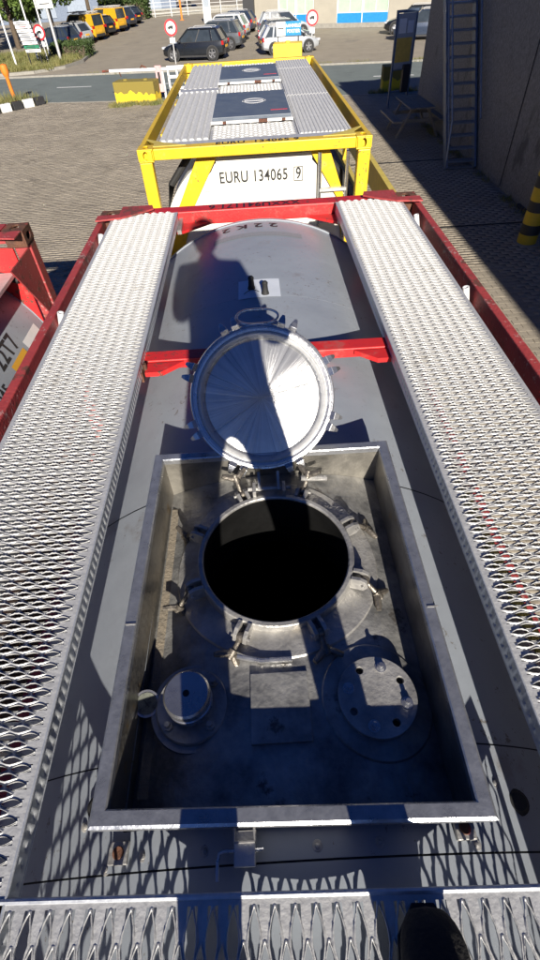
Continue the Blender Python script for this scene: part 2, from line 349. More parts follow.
# ------------------------------------------------------------------ gratings
def lens_grating(x0, x1, y0, y1, px, py, Lh, Wh, lip=.007, teeth=.0012, alongy=False, updown=False, wave=.2):
    """Perforated safety grating: staggered lens-shaped holes with raised serrated lips. Returns V, F (quads)."""
    if alongy: a0, a1, b0, b1 = y0, y1, x0, x1
    else: a0, a1, b0, b1 = x0, x1, y0, y1
    nrow = int((b1-b0)/py)
    nA = 9
    tx = np.linspace(-1, 1, nA)
    hb = lambda t: py/2 + wave*py*cos(pi*t)
    outer = [(t*px/2, hb(t)) for t in tx] + [(px/2, 0)] + [(t*px/2, -hb(t)) for t in tx[::-1]] + [(-px/2, 0)]
    def lens(s):
        up_ = [(t*Lh/2*.95*(1+(s-1)*.5), s*Wh/2*(1-(abs(t)*.95)**1.8)) for t in tx]
        return up_ + [(Lh/2*(1+(s-1)*.3), 0)] + [(a, -b_) for a, b_ in up_[::-1]] + [(-Lh/2*(1+(s-1)*.3), 0)]
    hN = len(outer)
    lipz = np.array([lip*(1-abs(t)**3*.8) + (teeth if i % 2 else -teeth) for i, t in enumerate(tx)] + [lip*.2] + [lip*(1-abs(t)**3*.8) + (teeth if i % 2 else -teeth) for i, t in enumerate(tx[::-1])] + [lip*.2])
    rings = [np.c_[np.array(outer), np.zeros(hN)], np.c_[np.array(lens(1.22)), np.full(hN, .0012)], np.c_[np.array(lens(1.02)), lipz], np.c_[np.array(lens(.94)), lipz-.0012], np.c_[np.array(lens(1.0)), np.full(hN, -.003)]]
    T = np.concatenate(rings)
    q = []
    for r in range(len(rings)-1):
        for k in range(hN): k2 = (k+1) % hN; q.append((r*hN+k, r*hN+k2, (r+1)*hN+k2, (r+1)*hN+k))
    q = np.array(q)
    cen = []; quads = []; odd = []
    span = a1-a0; n = int((span-px*.6)/px); marg = (span - (n+.5)*px)/2
    for j in range(nrow):
        off = 0 if j % 2 == 0 else px/2; cb = b0 + (j+.5)*py
        s0 = a0+marg+off
        for i in range(n): cen.append((s0+(i+.5)*px, cb)); odd.append(j % 2)
        quads.append((a0, s0, cb)); quads.append((s0+n*px, a1, cb))
    C_ = np.array(cen); V = T[None].repeat(len(C_), 0).copy(); V[:, :, 0] += C_[:,0,None]; V[:, :, 1] += C_[:,1,None]
    if updown: k_ = np.array(odd) == 1; V[k_, :, 2] *= -.8
    F = (q[None] + (np.arange(len(C_))*len(T))[:,None,None]).reshape(-1,4); V = V.reshape(-1,3)
    ev = []; ef = []; base = len(V)
    for (l, r_, cb) in quads:
        k = base+len(ev); ev += [(l, cb-py/2, 0), (r_, cb-py/2, 0), (r_, cb+py/2, 0), (l, cb+py/2, 0)]; ef.append((k, k+1, k+2, k+3))
    V = np.concatenate([V, np.array(ev)]); F = np.concatenate([F, np.array(ef)])
    if alongy: V = V[:, [1,0,2]]; F = F[:, ::-1]
    return V, F, b0+nrow*py
def perf_strip(L_, H_, pitch=.030, r=.0030):
    # vertical strip in (y,z) with round perforations
    n = int(L_/pitch); N = 12
    outer = [(t*pitch/2, H_/2) for t in (-1,-.33,.33,1)] + [(pitch/2, H_*.17), (pitch/2,-H_*.17)] + [(t*pitch/2, -H_/2) for t in (1,.33,-.33,-1)] + [(-pitch/2,-H_*.17), (-pitch/2,H_*.17)]
    inner = [(r*1.2*cos(math.atan2(b_/H_, a/pitch)), -.004+ r*sin(math.atan2(b_/H_, a/pitch))) for a, b_ in outer]
    T = np.array([(0, a, b_) for a, b_ in outer] + [(0, a, b_) for a, b_ in inner] + [(.004, a, b_) for a, b_ in inner])
    q = np.array([(k, (k+1)%N, (k+1)%N+N, k+N) for k in range(N)] + [(k+N, (k+1)%N+N, (k+1)%N+2*N, k+2*N) for k in range(N)])
    V = T[None].repeat(n, 0).copy(); V[:, :, 1] += ((np.arange(n)+.5)*pitch)[:,None]
    F = (q[None] + (np.arange(n)*len(T))[:,None,None]).reshape(-1,4)
    return V.reshape(-1,3), F

# ------------------------------------------------------------------ tank container
HW, HL, TOP = 1.219, 3.029, 2.591
CLR, CLZ = 1.18, 2.53
def cz(x): return CLZ-CLR+sqrt(max(0, CLR*CLR-x*x))
FLR, FLZ = 1.10, 2.478
def fz(x): return FLZ-FLR+sqrt(FLR*FLR-x*x)
BX0, BX1, BY0, BY1 = -.465, .427, -.952, .245        # outer edge of the spill box lip

def casting(parent, sx, sy, top, m):
    # ISO corner casting: 178 x 162 x 118 with oval apertures in top, side and end
    b = MB(); x1 = sx*HW; y1 = sy*HL; X = x1-sx*.081; Y = y1-sy*.089; zc = TOP-.059 if top else .059
    ov = circ(0,0,.031,14,0,.058); t_ = .014
    tz = zc+.059 if top else zc-.059; d = -1 if top else 1
    b.plate([(-.081,-.089),(.081,-.089),(.081,.089),(-.081,.089)], [ov], 0, t_, lambda x, y, z: (X+x, Y+y, tz+d*z))
    ov2 = circ(0,0,.026,14,0,.04)
    b.plate([(-.089,-.045),(.089,-.045),(.089,.045),(-.089,.045)], [[(a[1],a[0]) for a in ov2]], 0, t_, lambda x, y, z: (x1-sx*z, Y+x, zc+y))
    b.plate([(-.0669,-.045),(.0669,-.045),(.0669,.045),(-.0669,.045)], [ov2], 0, t_, lambda x, y, z: (X-sx*.0+x, y1-sy*z, zc+y))
    b.box((X, Y-sy*.08, zc), (.13,.012,.09)); b.box((X-sx*.074, Y, zc), (.012,.15,.09)); b.box((X, Y, zc+d*.052), (.155,.17,.012))
    b.box((X,Y,zc),(.06,.06,.09))
    return b.build('corner_casting', m, parent, bevel=.003)

def frame(c, mk, old, siderail=True, mid=True, postdir=1):
    for sx in (-1,1):
        for sy in (-1,1):
            for top in (1,0): casting(c, sx, sy, top, 'rust' if old else mk)
            p = MB(); p.box((sx*(HW-.07), sy*(HL-.06), TOP/2), (.13,.115,TOP-.24)); p.build('corner_post', mk, c, bevel=.008)
            g = MB(); g.prism([(0,0),(.42,0),(.0,.62)], -.006, .006, lambda x, y, z: (sx*(HW-.02+z-.006), sy*(HL-.12-x*1.0), TOP-.14-y)); g.build('gusset_plate', mk, c)
    for sy in (-1,1):
        b = MB(); b.box((0, sy*(HL-.066), TOP-.052), (2*HW-.33,.128,.10)); b.build('top_end_rail', mk, c, bevel=.008)
        b = MB(); b.box((0, sy*(HL-.06), .09), (2*HW-.33,.11,.14)); b.build('bottom_end_rail', mk, c, bevel=.008)
    for sx in (-1,1):
        b = MB(); b.box((sx*(HW-.04), 0, .1), (.075, 2*HL-.36, .14)); b.build('bottom_side_rail', mk, c, bevel=.008)
        if siderail:
            b = MB(); b.box((sx*(HW-.024), 0, TOP-.075), (.048, 2*HL-.36, .135)); b.build('top_side_rail', 'red_old' if mk == 'red' else mk, c, bevel=.006)

def cladding(c, bounds, m, cut=True):
    xs = sorted(set([BX0+.03, BX1-.03, 0] + [CLR*sin(a) for a in np.linspace(-pi/2, pi/2, 49)]))
    for k in range(len(bounds)-1):
        y0, y1 = bounds[k]+.0022, bounds[k+1]-.0022
        ys = sorted(set([y0, y1] + [q for q in (BY0+.03, BY1-.03) if y0 < q < y1])); rr = (k % 2)*.0015
        b = MB(); th = [(math.asin(x/CLR)) for x in xs]; full = th + [pi-t_ for t_ in th[::-1][1:]]+[]
        ang = [t_ for t_ in full]; n = len(ang)
        vs = []; idx = {}
        for j, y in enumerate(ys):
            for i, a in enumerate(ang):
                idx[(i,j)] = len(vs); vs.append(((CLR+rr)*sin(a), y, CLZ-CLR+(CLR+rr)*cos(a)))
        fs = []
        for j in range(len(ys)-1):
            for i in range(n):
                i2 = (i+1) % n; a0 = ang[i]; 
                xm = CLR*sin((ang[i]+ang[i2])/2) if i2 else 9; ym = (ys[j]+ys[j+1])/2
                if cut and i < len(th)-1 and BX0+.03 < xm < BX1-.03 and BY0+.03 < ym < BY1-.03: continue
                fs.append((idx[(i,j)], idx[(i2,j)], idx[(i2,j+1)], idx[(i,j+1)]))
        # rolled edge
        b.add(vs, fs)
        for yy, sgn in ((y0, 1), (y1, -1)):
            if BY0+.03 < yy < BY1-.03 and cut: continue
            vs2 = [(( CLR+rr-d)*sin(a), yy, CLZ-CLR+(CLR+rr-d)*cos(a)) for d in (0,.004) for a in ang]
            b.add(vs2, [(i, (i+1)%n, (i+1)%n+n, i+n) for i in range(n)])
        b.build('cladding_panel', m, c, smooth=True)
    # black backing strip, paints the shade into the panel joints
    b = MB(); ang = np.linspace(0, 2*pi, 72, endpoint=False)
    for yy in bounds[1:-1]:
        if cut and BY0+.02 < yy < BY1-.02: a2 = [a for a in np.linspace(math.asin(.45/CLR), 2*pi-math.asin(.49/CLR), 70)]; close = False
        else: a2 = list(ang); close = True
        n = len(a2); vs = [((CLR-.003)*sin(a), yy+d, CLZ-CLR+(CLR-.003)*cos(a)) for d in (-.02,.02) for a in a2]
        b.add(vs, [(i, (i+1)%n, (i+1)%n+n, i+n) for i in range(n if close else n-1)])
    if len(bounds) > 2: build_each(b, 'joint_shade_strip', 'rubber', c)
    for sy in (-1, 1):
        yy = bounds[0] if sy < 0 else bounds[-1]
        prof = [(0,.16),(.35,.15),(.7,.11),(.95,.05),(1.08,.0),(CLR+.008,-.03),(CLR+.008,-.05),(CLR-.02,-.05)]
        e = MB(); e.lathe(prof, (0, yy, CLZ-CLR), rotm('X', -pi/2 if sy > 0 else pi/2), 72); e.build('tank_end', m, c, smooth=True)

def walkway(c, V, F, x0, x1, y0, y1, z, side_in, mesh_cache={}):
    key = 'g'
    if key in mesh_cache:
        o = link(bpy.data.objects.new('walkway_grating', mesh_cache[key]), c); o.location = (x0-mesh_cache['x0'], 0, z)
    else:
        o = npmesh('walkway_grating', V, F, 'galv', c); o.location = (0,0,z); mesh_cache[key] = o.data; mesh_cache['x0'] = x0
    xin = x1 if side_in > 0 else x0; xo = x0 if side_in > 0 else x1
    Vp, Fp = perf_strip(y1-y0, .058)
    s = -1 if side_in > 0 else 1
    Vp = Vp*np.array([s,1,1]) + np.array([xin, y0, z-.031])
    npmesh('walkway_side_plate', Vp, Fp, 'galv_blue', o).matrix_parent_inverse = Matrix.Translation((-o.location).to_tuple())
    b = MB(); b.tube([(xin, y0, z-.001), (xin, y1, z-.001)], .0035, 8); b.box((xo, (y0+y1)/2, z-.03), (.003, y1-y0, .058)); b.box((xin+s*.018, (y0+y1)/2, z-.0612), (.038, y1-y0, .003))
    e = b.build('walkway_edge', 'galv_blue', o); e.matrix_parent_inverse = Matrix.Translation((-o.location).to_tuple())
    for yy in np.arange(-2.6, 2.8, .95):
        if abs(yy+1.65) < .3: continue
        k = MB(); k.box(((x0+x1)/2, yy, z-.075), (x1-x0-.10, .04, .02)); k.bar(((x0+x1)/2, yy, z-.08), ((x0+x1)/2, yy, cz((x0+x1)/2)), .05, .02); q = k.build('walkway_bracket', 'galv_blue', o); q.matrix_parent_inverse = Matrix.Translation((-o.location).to_tuple())
    return o

red = thing('tank_container', 'open grey tank container in a red frame with its manhole lid raised, under the camera', 'tank container', (0,0,0), 0, 'tank containers')
frame(red, 'red', True)
# thick weathered top plates at the corners
for sx in (-1,1):
    for sy in (-1,1):
        g = MB(); g.prism([(sx*1.212, sy*2.848), (sx*1.05, sy*2.848) , (sx*1.05, sy*3.01),(sx*.82, sy*3.01),(sx*.80, sy*2.93),(sx*.90, sy*2.85),(sx*1.03, sy*2.77),(sx*1.212, sy*2.745)], TOP+.014, TOP+.026)
        g.build('corner_plate', 'red_old', red, bevel=.002)
# mid cross beam with gusset ends, and the stubs
def cross_beam(y0):
    b = MB(); b.box((0, y0+.005, 2.532), (1.34, .085, .052)); o = b.build('cross_beam', 'red', red, bevel=.005)
    for sx in (-1,1):
        g = MB(); g.prism([(sx*.42, y0-.05),(sx*.60, y0-.05),(sx*.60, y0-.13),(sx*.52, y0-.13)], 2.530, 2.554); g.build('gusset_plate', 'red', o)
        k = MB(); k.box((sx*.615, y0-.09, 2.535), (.012,.11,.05)); k.tube([(sx*.60,y0-.1,2.55),(sx*.60,y0-.1,2.585)], .009, 8); k.build('clamp_bracket', 'rust', o)
cross_beam(.985)
b = MB(); b.box((0,-1.72,2.53), (2.34,.1,.07)); b.build('cross_beam', 'red', red)
for sx in (-1,1):
    g = MB(); g.prism([(sx*.33,2.935),(sx*.62,2.935),(sx*.66,2.76),(sx*.60,2.72)], 2.49, 2.51); g.build('end_brace', 'red', red)
    g = MB(); g.bar((sx*.60,2.70,2.515),(sx*.60,2.93,2.535),.03,.03); g.build('brace_bar', 'steel', red)
BND = [-2.84,-1.0,-.77,.15,1.6,2.84]
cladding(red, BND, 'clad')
text('lettering', '2 2 K 2', .10, 'black_text', red, lambda x, y: (-.075-x, 2.70-y, cz(-.075-x)+.003), width=1.3, bold=.03)
text('lettering', 'XXXU941171 6', .125, 'black_text', red, lambda x, y: (-.03-x, 2.962-y, TOP+.0008), width=.80, bold=.02)
# faded tape strip along the shell
b = MB(); xs = np.linspace(-.34,.30,24); vs = [(x, 2.50-.0*x+d, cz(x)+.0025) for d in (0,.07) for x in xs]; n=len(xs)
b.add(vs, [(i,i+1,i+1+n,i+n) for i in range(n-1)]); b.build('tape_residue', 'tape', red)
# white data sheet with two rubber caps and a wire
b = MB(); xs = np.linspace(-.155,.095,10); n=len(xs); b.add([(x, y, cz(x)+.004) for y in (1.58,1.81) for x in xs], [(i,i+1,i+1+n,i+n) for i in range(n-1)]); b.build('data_sheet', 'paper', red)
for (x, y) in ((-.075,1.70),(.005,1.62)):
    b = MB(); b.lathe([(0,.075),(.010,.075),(.018,.066),(.016,.05),(.018,.02),(.024,0),(0,0)], (x, y, cz(x)+.003), seg=16); b.build('rubber_cap', 'rubber', red, smooth=True)
b = MB(); b.tube([(-.12+.1*t_, 1.62+.05*sin(t_*3.1), cz(-.1)+.012) for t_ in np.linspace(0,.9,8)], .002, 5); b.build('seal_wire', 'rubber', red)

# walkways
PX, PY = .054, .0172
GY0, GY1 = -2.86, 2.868
V, F, yend = lens_grating(-1.105, -.615, GY0, GY1, PX, PY, .049, .0165, lip=.0075, updown=True, wave=.17)
walkway(red, V, F, -1.105, -.615, GY0, yend, 2.60, 1)
walkway(red, V, F, .585, 1.075, GY0, yend, 2.60, -1)
# cross walkway the photographer stands on
V, F, xe = lens_grating(-.608, .578, -1.616, -1.037, .102, .0205, .094, .0235, lip=.0040, teeth=.0020, alongy=True, wave=.30)
o = npmesh('cross_walkway', V, F, 'galv', red); o.location = (0,-.024,2.600); o.rotation_euler.z = -.022
b = MB(); b.tube([(-.608,-1.032,-.002),(.578,-1.032,-.002)], .006, 8); b.box((-.015,-1.03,-.032),(1.186,.003,.055)); b.box((-.015,-1.65,-.03),(1.186,.003,.058)); b.box((.57,-1.34,-.03),(.003,.61,.05)); b.box((-.6,-1.34,-.03),(.003,.61,.05))
b.build('walkway_edge', 'galv_blue', o)
# pipe stubs between walkway and side rail
for (x, y) in ((-1.135,2.52),(-1.14,1.42),(1.115,2.52),(1.115,1.42),(-1.14,.3),(1.115,.3)):
    s = 1 if x > 0 else -1
    b = MB(); b.lathe([(.012,-.1),(.018,-.1),(.018,.022),(.012,.022)], (x, y, 2.575), rotm('Y', -s*.25), 14, closed=True); b.build('pipe_stub', 'white', red, smooth=True)
b = MB(); b.bar((1.15,.55,2.47),(1.15,.43,2.60),.01,.03); b.bar((1.15,.5,2.56),(1.18,.5,2.53),.05,.008); b.build('torn_bracket', 'red', red)
# hoses / conduit seen through the gratings
b = MB(); b.tube([(.86,-2.0,2.24),(.90,-.9,2.22),(.84,-.3,2.25),(.80,.3,2.27)], .022, 10); b.build('yellow_hose', 'yellow_dull', red, smooth=True)
b = MB(); b.box((1.0,0,1.98),(.05,5.2,.05)); b.box((-1.0,0,1.98),(.05,5.2,.05)); build_each(b, 'ladder_rail', 'red_old', red)

# ---- spill box with mitred lip
def rect_sweep(prof):
    b = MB(); n = len(prof); vs = []
    for (sx, sy) in ((-1,-1),(1,-1),(1,1),(-1,1)):
        for (d, z) in prof:
            x = (BX0+d if sx < 0 else BX1-d); y = (BY0+d if sy < 0 else BY1-d)
            if sy < 0: x += (-.008 if sx < 0 else -.006); y += (.024 if sx < 0 else 0)
            vs.append((x, y, z))
    fs = []
    for k in range(4):
        for i in range(n-1): a = k*n+i; c_ = ((k+1)%4)*n+i; fs.append((a, c_, c_+1, a+1))
    return b.add(vs, fs)
box = rect_sweep([(.034,2.30),(.034,2.588),(.030,2.592),(.004,2.592),(0,2.588),(0,2.566),(.004,2.566),(.006,2.582),(.031,2.582),(.031,2.30)]).build('spill_box', 'steel_wall', red)
rect_sweep([(.0345,2.570),(.0345,2.5905),(.031,2.5945),(.004,2.5945),(-.002,2.590),(-.002,2.562)]).build('spill_box_lip', 'lip', box)
b = MB()
for (x, y, dx, dy) in ((BX0+.012,BY0+.5,.03,.004),(BX1-.012,BY0+.5,.03,.004)): b.box((x, y, 2.596), (dx, dy, .003))
b.build('weld_bead', 'steel', box)
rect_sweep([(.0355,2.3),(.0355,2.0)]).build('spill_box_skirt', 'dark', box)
# floor = tank shell, with round opening
MX, MY, MR = -.025, -.187, .25
def floor_mesh():
    seg = 96; rads = 14; vs = []; fs = []
    ix0, ix1, iy0, iy1 = BX0+.020, BX1-.016, BY0+.008, BY1-.035
    angs = sorted([2*pi*k/seg for k in range(seg)] + [math.atan2(y-MY, x-MX) % (2*pi) for x in (ix0,ix1) for y in (iy0,iy1)])
    for a in angs:
        ca, sa = cos(a), sin(a); ts = []
        if ca > 1e-9: ts.append((ix1-MX)/ca)
        if ca < -1e-9: ts.append((ix0-MX)/ca)
        if sa > 1e-9: ts.append((iy1-MY)/sa)
        if sa < -1e-9: ts.append((iy0-MY)/sa)
        T = min(ts)
        for k in range(rads+1):
            r = MR-.004 + (T-MR+.004)*k/rads; x, y = MX+ca*r, MY+sa*r; vs.append((x, y, fz(x)))
    n = rads+1; N_ = len(angs)
    for i in range(N_):
        j = (i+1) % N_
        for k in range(rads): fs.append((i*n+k, i*n+k+1, j*n+k+1, j*n+k))
    return MB().add(vs, fs)
fl = floor_mesh().build('tank_shell_floor', 'steel_dirty', red, smooth=True)
def shell_ring(cx, cy, r0, r1, h, seg=64, flat=0):
    b = MB(); prof = [(r0,h),(r1-.004,h),(r1,h-.004),(r1,-.01)]; vs = []; n = len(prof)
    for k in range(seg):
        a = 2*pi*k/seg
        for r, hh in prof:
            x, y = cx+r*cos(a), cy+r*sin(a); zz = fz(x)*(1-flat)+fz(cx)*flat; vs.append((x, y, zz+hh))
    return b.add(vs, [(k*n+i, ((k+1)%seg)*n+i, ((k+1)%seg)*n+i+1, k*n+i+1) for k in range(seg) for i in range(n-1)])
shell_ring(MX, MY, MR, .348, .007).build('reinforcing_ring', 'steel', red, smooth=True)
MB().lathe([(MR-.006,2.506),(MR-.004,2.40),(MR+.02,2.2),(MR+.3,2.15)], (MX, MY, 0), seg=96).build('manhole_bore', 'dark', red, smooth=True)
neck = MB().lathe([(MR-.006,2.505),(MR-.006,2.512),(MR-.002,2.516),(MR+.010,2.516),(MR+.013,2.512),(MR+.013,2.40)], (MX, MY, 0), seg=96).build('manhole_neck', 'steel', red, smooth=True)
# closed dark vessel interior (barrel below the floor)
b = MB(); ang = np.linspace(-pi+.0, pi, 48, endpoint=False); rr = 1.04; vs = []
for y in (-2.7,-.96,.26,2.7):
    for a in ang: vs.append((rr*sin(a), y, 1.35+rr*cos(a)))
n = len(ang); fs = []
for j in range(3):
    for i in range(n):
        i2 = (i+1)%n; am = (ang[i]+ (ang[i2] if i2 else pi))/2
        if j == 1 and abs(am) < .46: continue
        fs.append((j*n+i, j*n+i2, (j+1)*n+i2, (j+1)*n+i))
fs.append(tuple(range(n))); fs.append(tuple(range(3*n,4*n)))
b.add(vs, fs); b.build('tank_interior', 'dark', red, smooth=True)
b = MB(); b.lathe([(.62,2.43),(.50,2.38),(.40,2.30)], (MX,MY-.1,0)); 


# swing clamps round the neck
random.seed(4)
wing = [22,67,112.5,157,202,247,293,338]
for k, adeg in enumerate(wing):
    a = R(adeg); u = Vector((cos(a), sin(a), 0)); t_ = Vector((-sin(a), cos(a), 0)); c0 = Vector((MX, MY, 2.50)); zf_ = Vector((0,0,1))
    b = MB()
    for s in (-1,1):
        rr_ = Matrix((u, t_, zf_)).transposed()
        pts = [(0,-.035),(.045,-.03),(.058,-.006),(.05,.018),(.03,.026),(0,.02)]
        b.prism(pts, s*.016-.006, s*.016+.006, lambda x, y, z: tuple(c0+u*(.262+x)+zf_*y+t_*z))
    b.tube([c0+u*.305+t_*-.03, c0+u*.305+t_*.03], .006, 8)
    cl = b.build('clamp_lug', 'steel', red, bevel=.001)
    dr = random.uniform(-.35,.35) if k not in (2,) else 0; d = (u*cos(dr)+t_*sin(dr)); L_ = .062; st = c0+u*.305
    en = Vector((st.x+d.x*L_, st.y+d.y*L_, 0)); en.z = max(fz(en.x)+.018, 2.42)
    if k == 2 or k == 1: en = st+d*.05+Vector((0,0,.06))
    e = MB(); e.tube([st, en], .0075, 10); e.lathe([(.007,-.008),(.015,-.008),(.015,.008),(.007,.008)], st, Matrix((u, zf_, t_)).transposed(), 12, closed=True)
    e.build('eye_bolt', 'steel_old', cl, smooth=True)
    wn = MB(); ax = (en-st).normalized(); sd = ax.cross(Vector((0,0,1))).normalized(); vv = sd.cross(ax); tw = random.uniform(0,1.2); s1 = sd*cos(tw)+vv*sin(tw)
    q = st.lerp(en,.86); wn.tube([q-ax*.014, q+ax*.014], [.014,.011], 12)
    for s in (-1,1): wn.tube([q+s1*s*.008, q+s1*s*.03+ax*.014, q+s1*s*.046+ax*.024], [.011,.011,.008], 8)
    wn.build('wing_nut', 'steel_old', cl, smooth=True)

# ---- manhole lid, hinged open
LT = R(50); LC = Vector((-.04,.341,2.76)); LR = .27
lid_ax = Vector((0, cos(LT), sin(LT))); lid_n = Vector((0, -sin(LT), cos(LT))) # n = inner face normal, towards camera and up
lid_m = Matrix((Vector((1,0,0)), lid_ax, lid_n)).transposed().to_4x4(); lid_m.translation = LC
def lidpart(b, name, m, parent, **k):
    o = b.build(name, m, parent, **k)
    return o
lid = bpy.data.objects.new('manhole_lid', None); link(lid, red); lid.matrix_local = lid_m; lid['label'] = 'round polished manhole lid standing open on its hinge'
lidpart(MB().lathe([(0.0001,.003),(.03,.0025),(.10,-.002),(.19,-.009),(.213,-.012),(.217,-.006),(.222,-.004)], seg=128), 'lid_inner_face', 'brushed', lid, smooth=True)
lidpart(MB().lathe([(.222,-.004),(.228,.004),(.234,.006),(.238,.001),(.241,-.001)], seg=96), 'lid_gasket', 'galv', lid, smooth=True)
lidpart(MB().lathe([(.241,-.001),(.244,.004),(.252,.006),(.254,.001),(.258,.001),(.260,.005),(.266,.004),(.270,-.002),(.270,-.026),(.262,-.030),(.25,-.028),(.18,-.05),(.08,-.065),(0.0001,-.068)], seg=96), 'lid_rim', 'steel_clean', lid, smooth=True)
for adeg in [-67,-22,22,67,112,157,202,247]:
    for s in (-1,1):
        a = R(adeg+90-90) + s*R(4.6); u = Vector((cos(a), sin(a), 0)); tt = Vector((-sin(a), cos(a), 0))
        b = MB(); zz = Vector((0,0,1)); loft(b, [[tuple(u*x+zz*h+tt*w_) for h, w_ in ((z1,-w0),(z1,w0),(z0,w0*.8),(z0,-w0*.8))] for x, w0, z0, z1 in ((.262,.015,-.03,.004),(.278,.0145,-.034,.014),(.296,.010,-.032,.008),(.311,.005,-.024,-.006))]); b.build('lid_lug', 'steel_clean', lid, bevel=.001)
b = MB(); pts = []
for k in range(25):
    a = 2*pi*k/24; pts.append((.055*cos(a)+(.022 if cos(a)>0 else -.022), .296+.026*sin(a), -.012+.0*sin(a)))
b.tube(pts, .0045, 8, caps=False); b.build('lid_handle', 'steel_clean', lid, smooth=True)
# hinge
b = MB(); hy, hz = .085, 2.525
for s in (-1,1):
    b.box((MX-.01+s*.055, hy+.005, hz-.012), (.012,.05,.06)); b.box((MX-.01+s*.036, hy+.03, hz+.02), (.010,.07,.028), rotm('X', .6))
b.tube([(MX-.09,hy+.01,hz+.002),(MX+.07,hy+.01,hz+.002)], .008, 10); b.box((MX-.01,hy+.0,hz-.028),(.10,.03,.012))
b.tube([(MX+.11,hy+.035,hz+.02),(MX+.21,hy+.045,hz-.0)], .011, 10)
b.build('lid_hinge', 'steel', red, bevel=.001)

# ---- fittings on the shell
def bolt(b, x, y, z, r=.011, h=.011):
    b.prism(circ(x, y, r, 6, random.random()), z, z+h*.75); b.prism(circ(x, y, r*.55, 10), z+h*.75, z+h*1.6)
# pressure relief valve
px_, py_ = -.285, -.64; zf0 = fz(px_)
f = MB(); f.lathe([(.0,.022),(.098,.022),(.102,.018),(.102,-.02)], (px_,py_,zf0), seg=48); f.lathe([(.10,.004),(.118,.004),(.120,0),(.120,-.03)], (px_,py_,zf0), seg=48)
prv = f.build('relief_valve_flange', 'steel', red, smooth=True)
MB().lathe([(0.0001,.108),(.004,.108),(.004,.115),(.0041,.118),(.058,.116),(.063,.110),(.064,.088),(.058,.085),(.057,.075),(.063,.072),(.063,.05),(.05,.045),(.05,.02)], (px_,py_,zf0), seg=48).build('relief_valve_body', 'steel_clean', prv, smooth=True)
b = MB(); b.prism(circ(px_,py_,.009,14), zf0+.1165, zf0+.119); b.build('vent_hole', 'hole', prv)
for k in range(4):
    b = MB(); bolt(b, px_+.081*cos(.75+k*pi/2), py_+.081*sin(.75+k*pi/2), zf0+.022, .013, .02); b.build('flange_bolt', 'steel', prv)
# gauge on a stem, tilted
g0 = Vector((-.418,-.625,2.45)); gr = rotm('X', .35) @ rotm('Y', .25)
g = MB().lathe([(0.0001,.012),(.030,.012),(.031,.014),(.036,.014),(.037,.010),(.037,-.014),(.03,-.018),(0.0001,-.018)], g0, gr, 32).build('pressure_gauge', 'steel_clean', red, smooth=True)
MB().lathe([(0.0001,.0135),(.029,.0135)], g0, gr, 24).build('gauge_face', mat('gauge_face_cream', (.20,.21,.17), (.06,.065,.06), .3, 0, 40), g)
MB().tube([g0+gr@Vector((0,0,-.015)), g0+Vector((.02,.0,-.08))], .009, 8).build('gauge_stem', 'steel', g, smooth=True)
b = MB(); b.box((0,0,0), (.002,.024,.001)); o = b.build('gauge_needle', 'black_text', g); o.location = g0+gr@Vector((0,0,.0148)); o.rotation_euler = (.35,.25,.8)
# square plate
b = MB(); n = 6; xs = np.linspace(-.118,.045,n); ys_ = (-.755,-.572)
b.add([(x, y, fz(x)+h) for h in (.009,-.004) for y in ys_ for x in xs], [])
b = MB(); b.prism([(-.118,-.755),(.045,-.755),(.045,-.572),(-.118,-.572)], FLZ-.012, FLZ+.008); b.build('inspection_plate', 'steel_dirty', red, bevel=.002)
# blind flange
bx, by = .232, -.652; zb = fz(bx)
shell_ring(bx+.005, by, .0001, .158, .006).build('reinforcing_pad', 'steel_dirty', red, smooth=True)
holes = [circ(bx+.080*cos(R(28+90*k)), by+.080*sin(R(28+90*k)), .0105, 14) for k in range(4)]
b = MB(); b.plate(circ(bx,by,.108,64), holes, zb+.012, zb+.034); bf = b.build('blind_flange', 'steel', red, bevel=.0015)
MB().prism(circ(bx,by,.107,48), zb-.02, zb+.013).build('blind_flange_seat', 'steel_dirty', bf)
b = MB()
for k in range(4): b.prism(circ(bx+.080*cos(R(28+90*k)), by+.080*sin(R(28+90*k)), .0115, 14), zb+.013, zb+.0145)
build_each(b, 'bolt_hole', 'hole', bf)
for k in range(4):
    b = MB(); a = R(73+90*k); cx, cy = bx+.080*cos(a), by+.080*sin(a); b.prism(circ(cx,cy,.016,20), zb+.034, zb+.036); bolt(b, cx, cy, zb+.036, .0115, .012); b.build('flange_bolt', 'steel_clean', bf)
# drain strip / curved bar in front of the neck
b = MB(); b.tube([(MX-.13,MY-.335,fz(0)+.014),(MX-.06,MY-.352,fz(0)+.012),(MX+.03,MY-.352,fz(0)+.012)], .008, 8); b.build('weld_bar', 'steel_clean', red, smooth=True)
b = MB(); b.bar((-.405,-.85,fz(-.405)+.001),(-.405,.12,fz(-.405)+.001),.04,.004); b.build('sediment_bead', mat('brown_sediment', (.27,.225,.165), (.17,.15,.12), .95, 0, 25, .4, 90), red)
# studs behind the box
for x in (-.30,-.265,.245,.29):
    b = MB(); b.lathe([(0.0001,.028),(.004,.026),(.0045,.008),(.009,.006),(.009,0)], (x, .285 if x < 0 else .30, cz(x)+.001), seg=12); b.build('weld_stud', 'steel_clean', red, smooth=True)
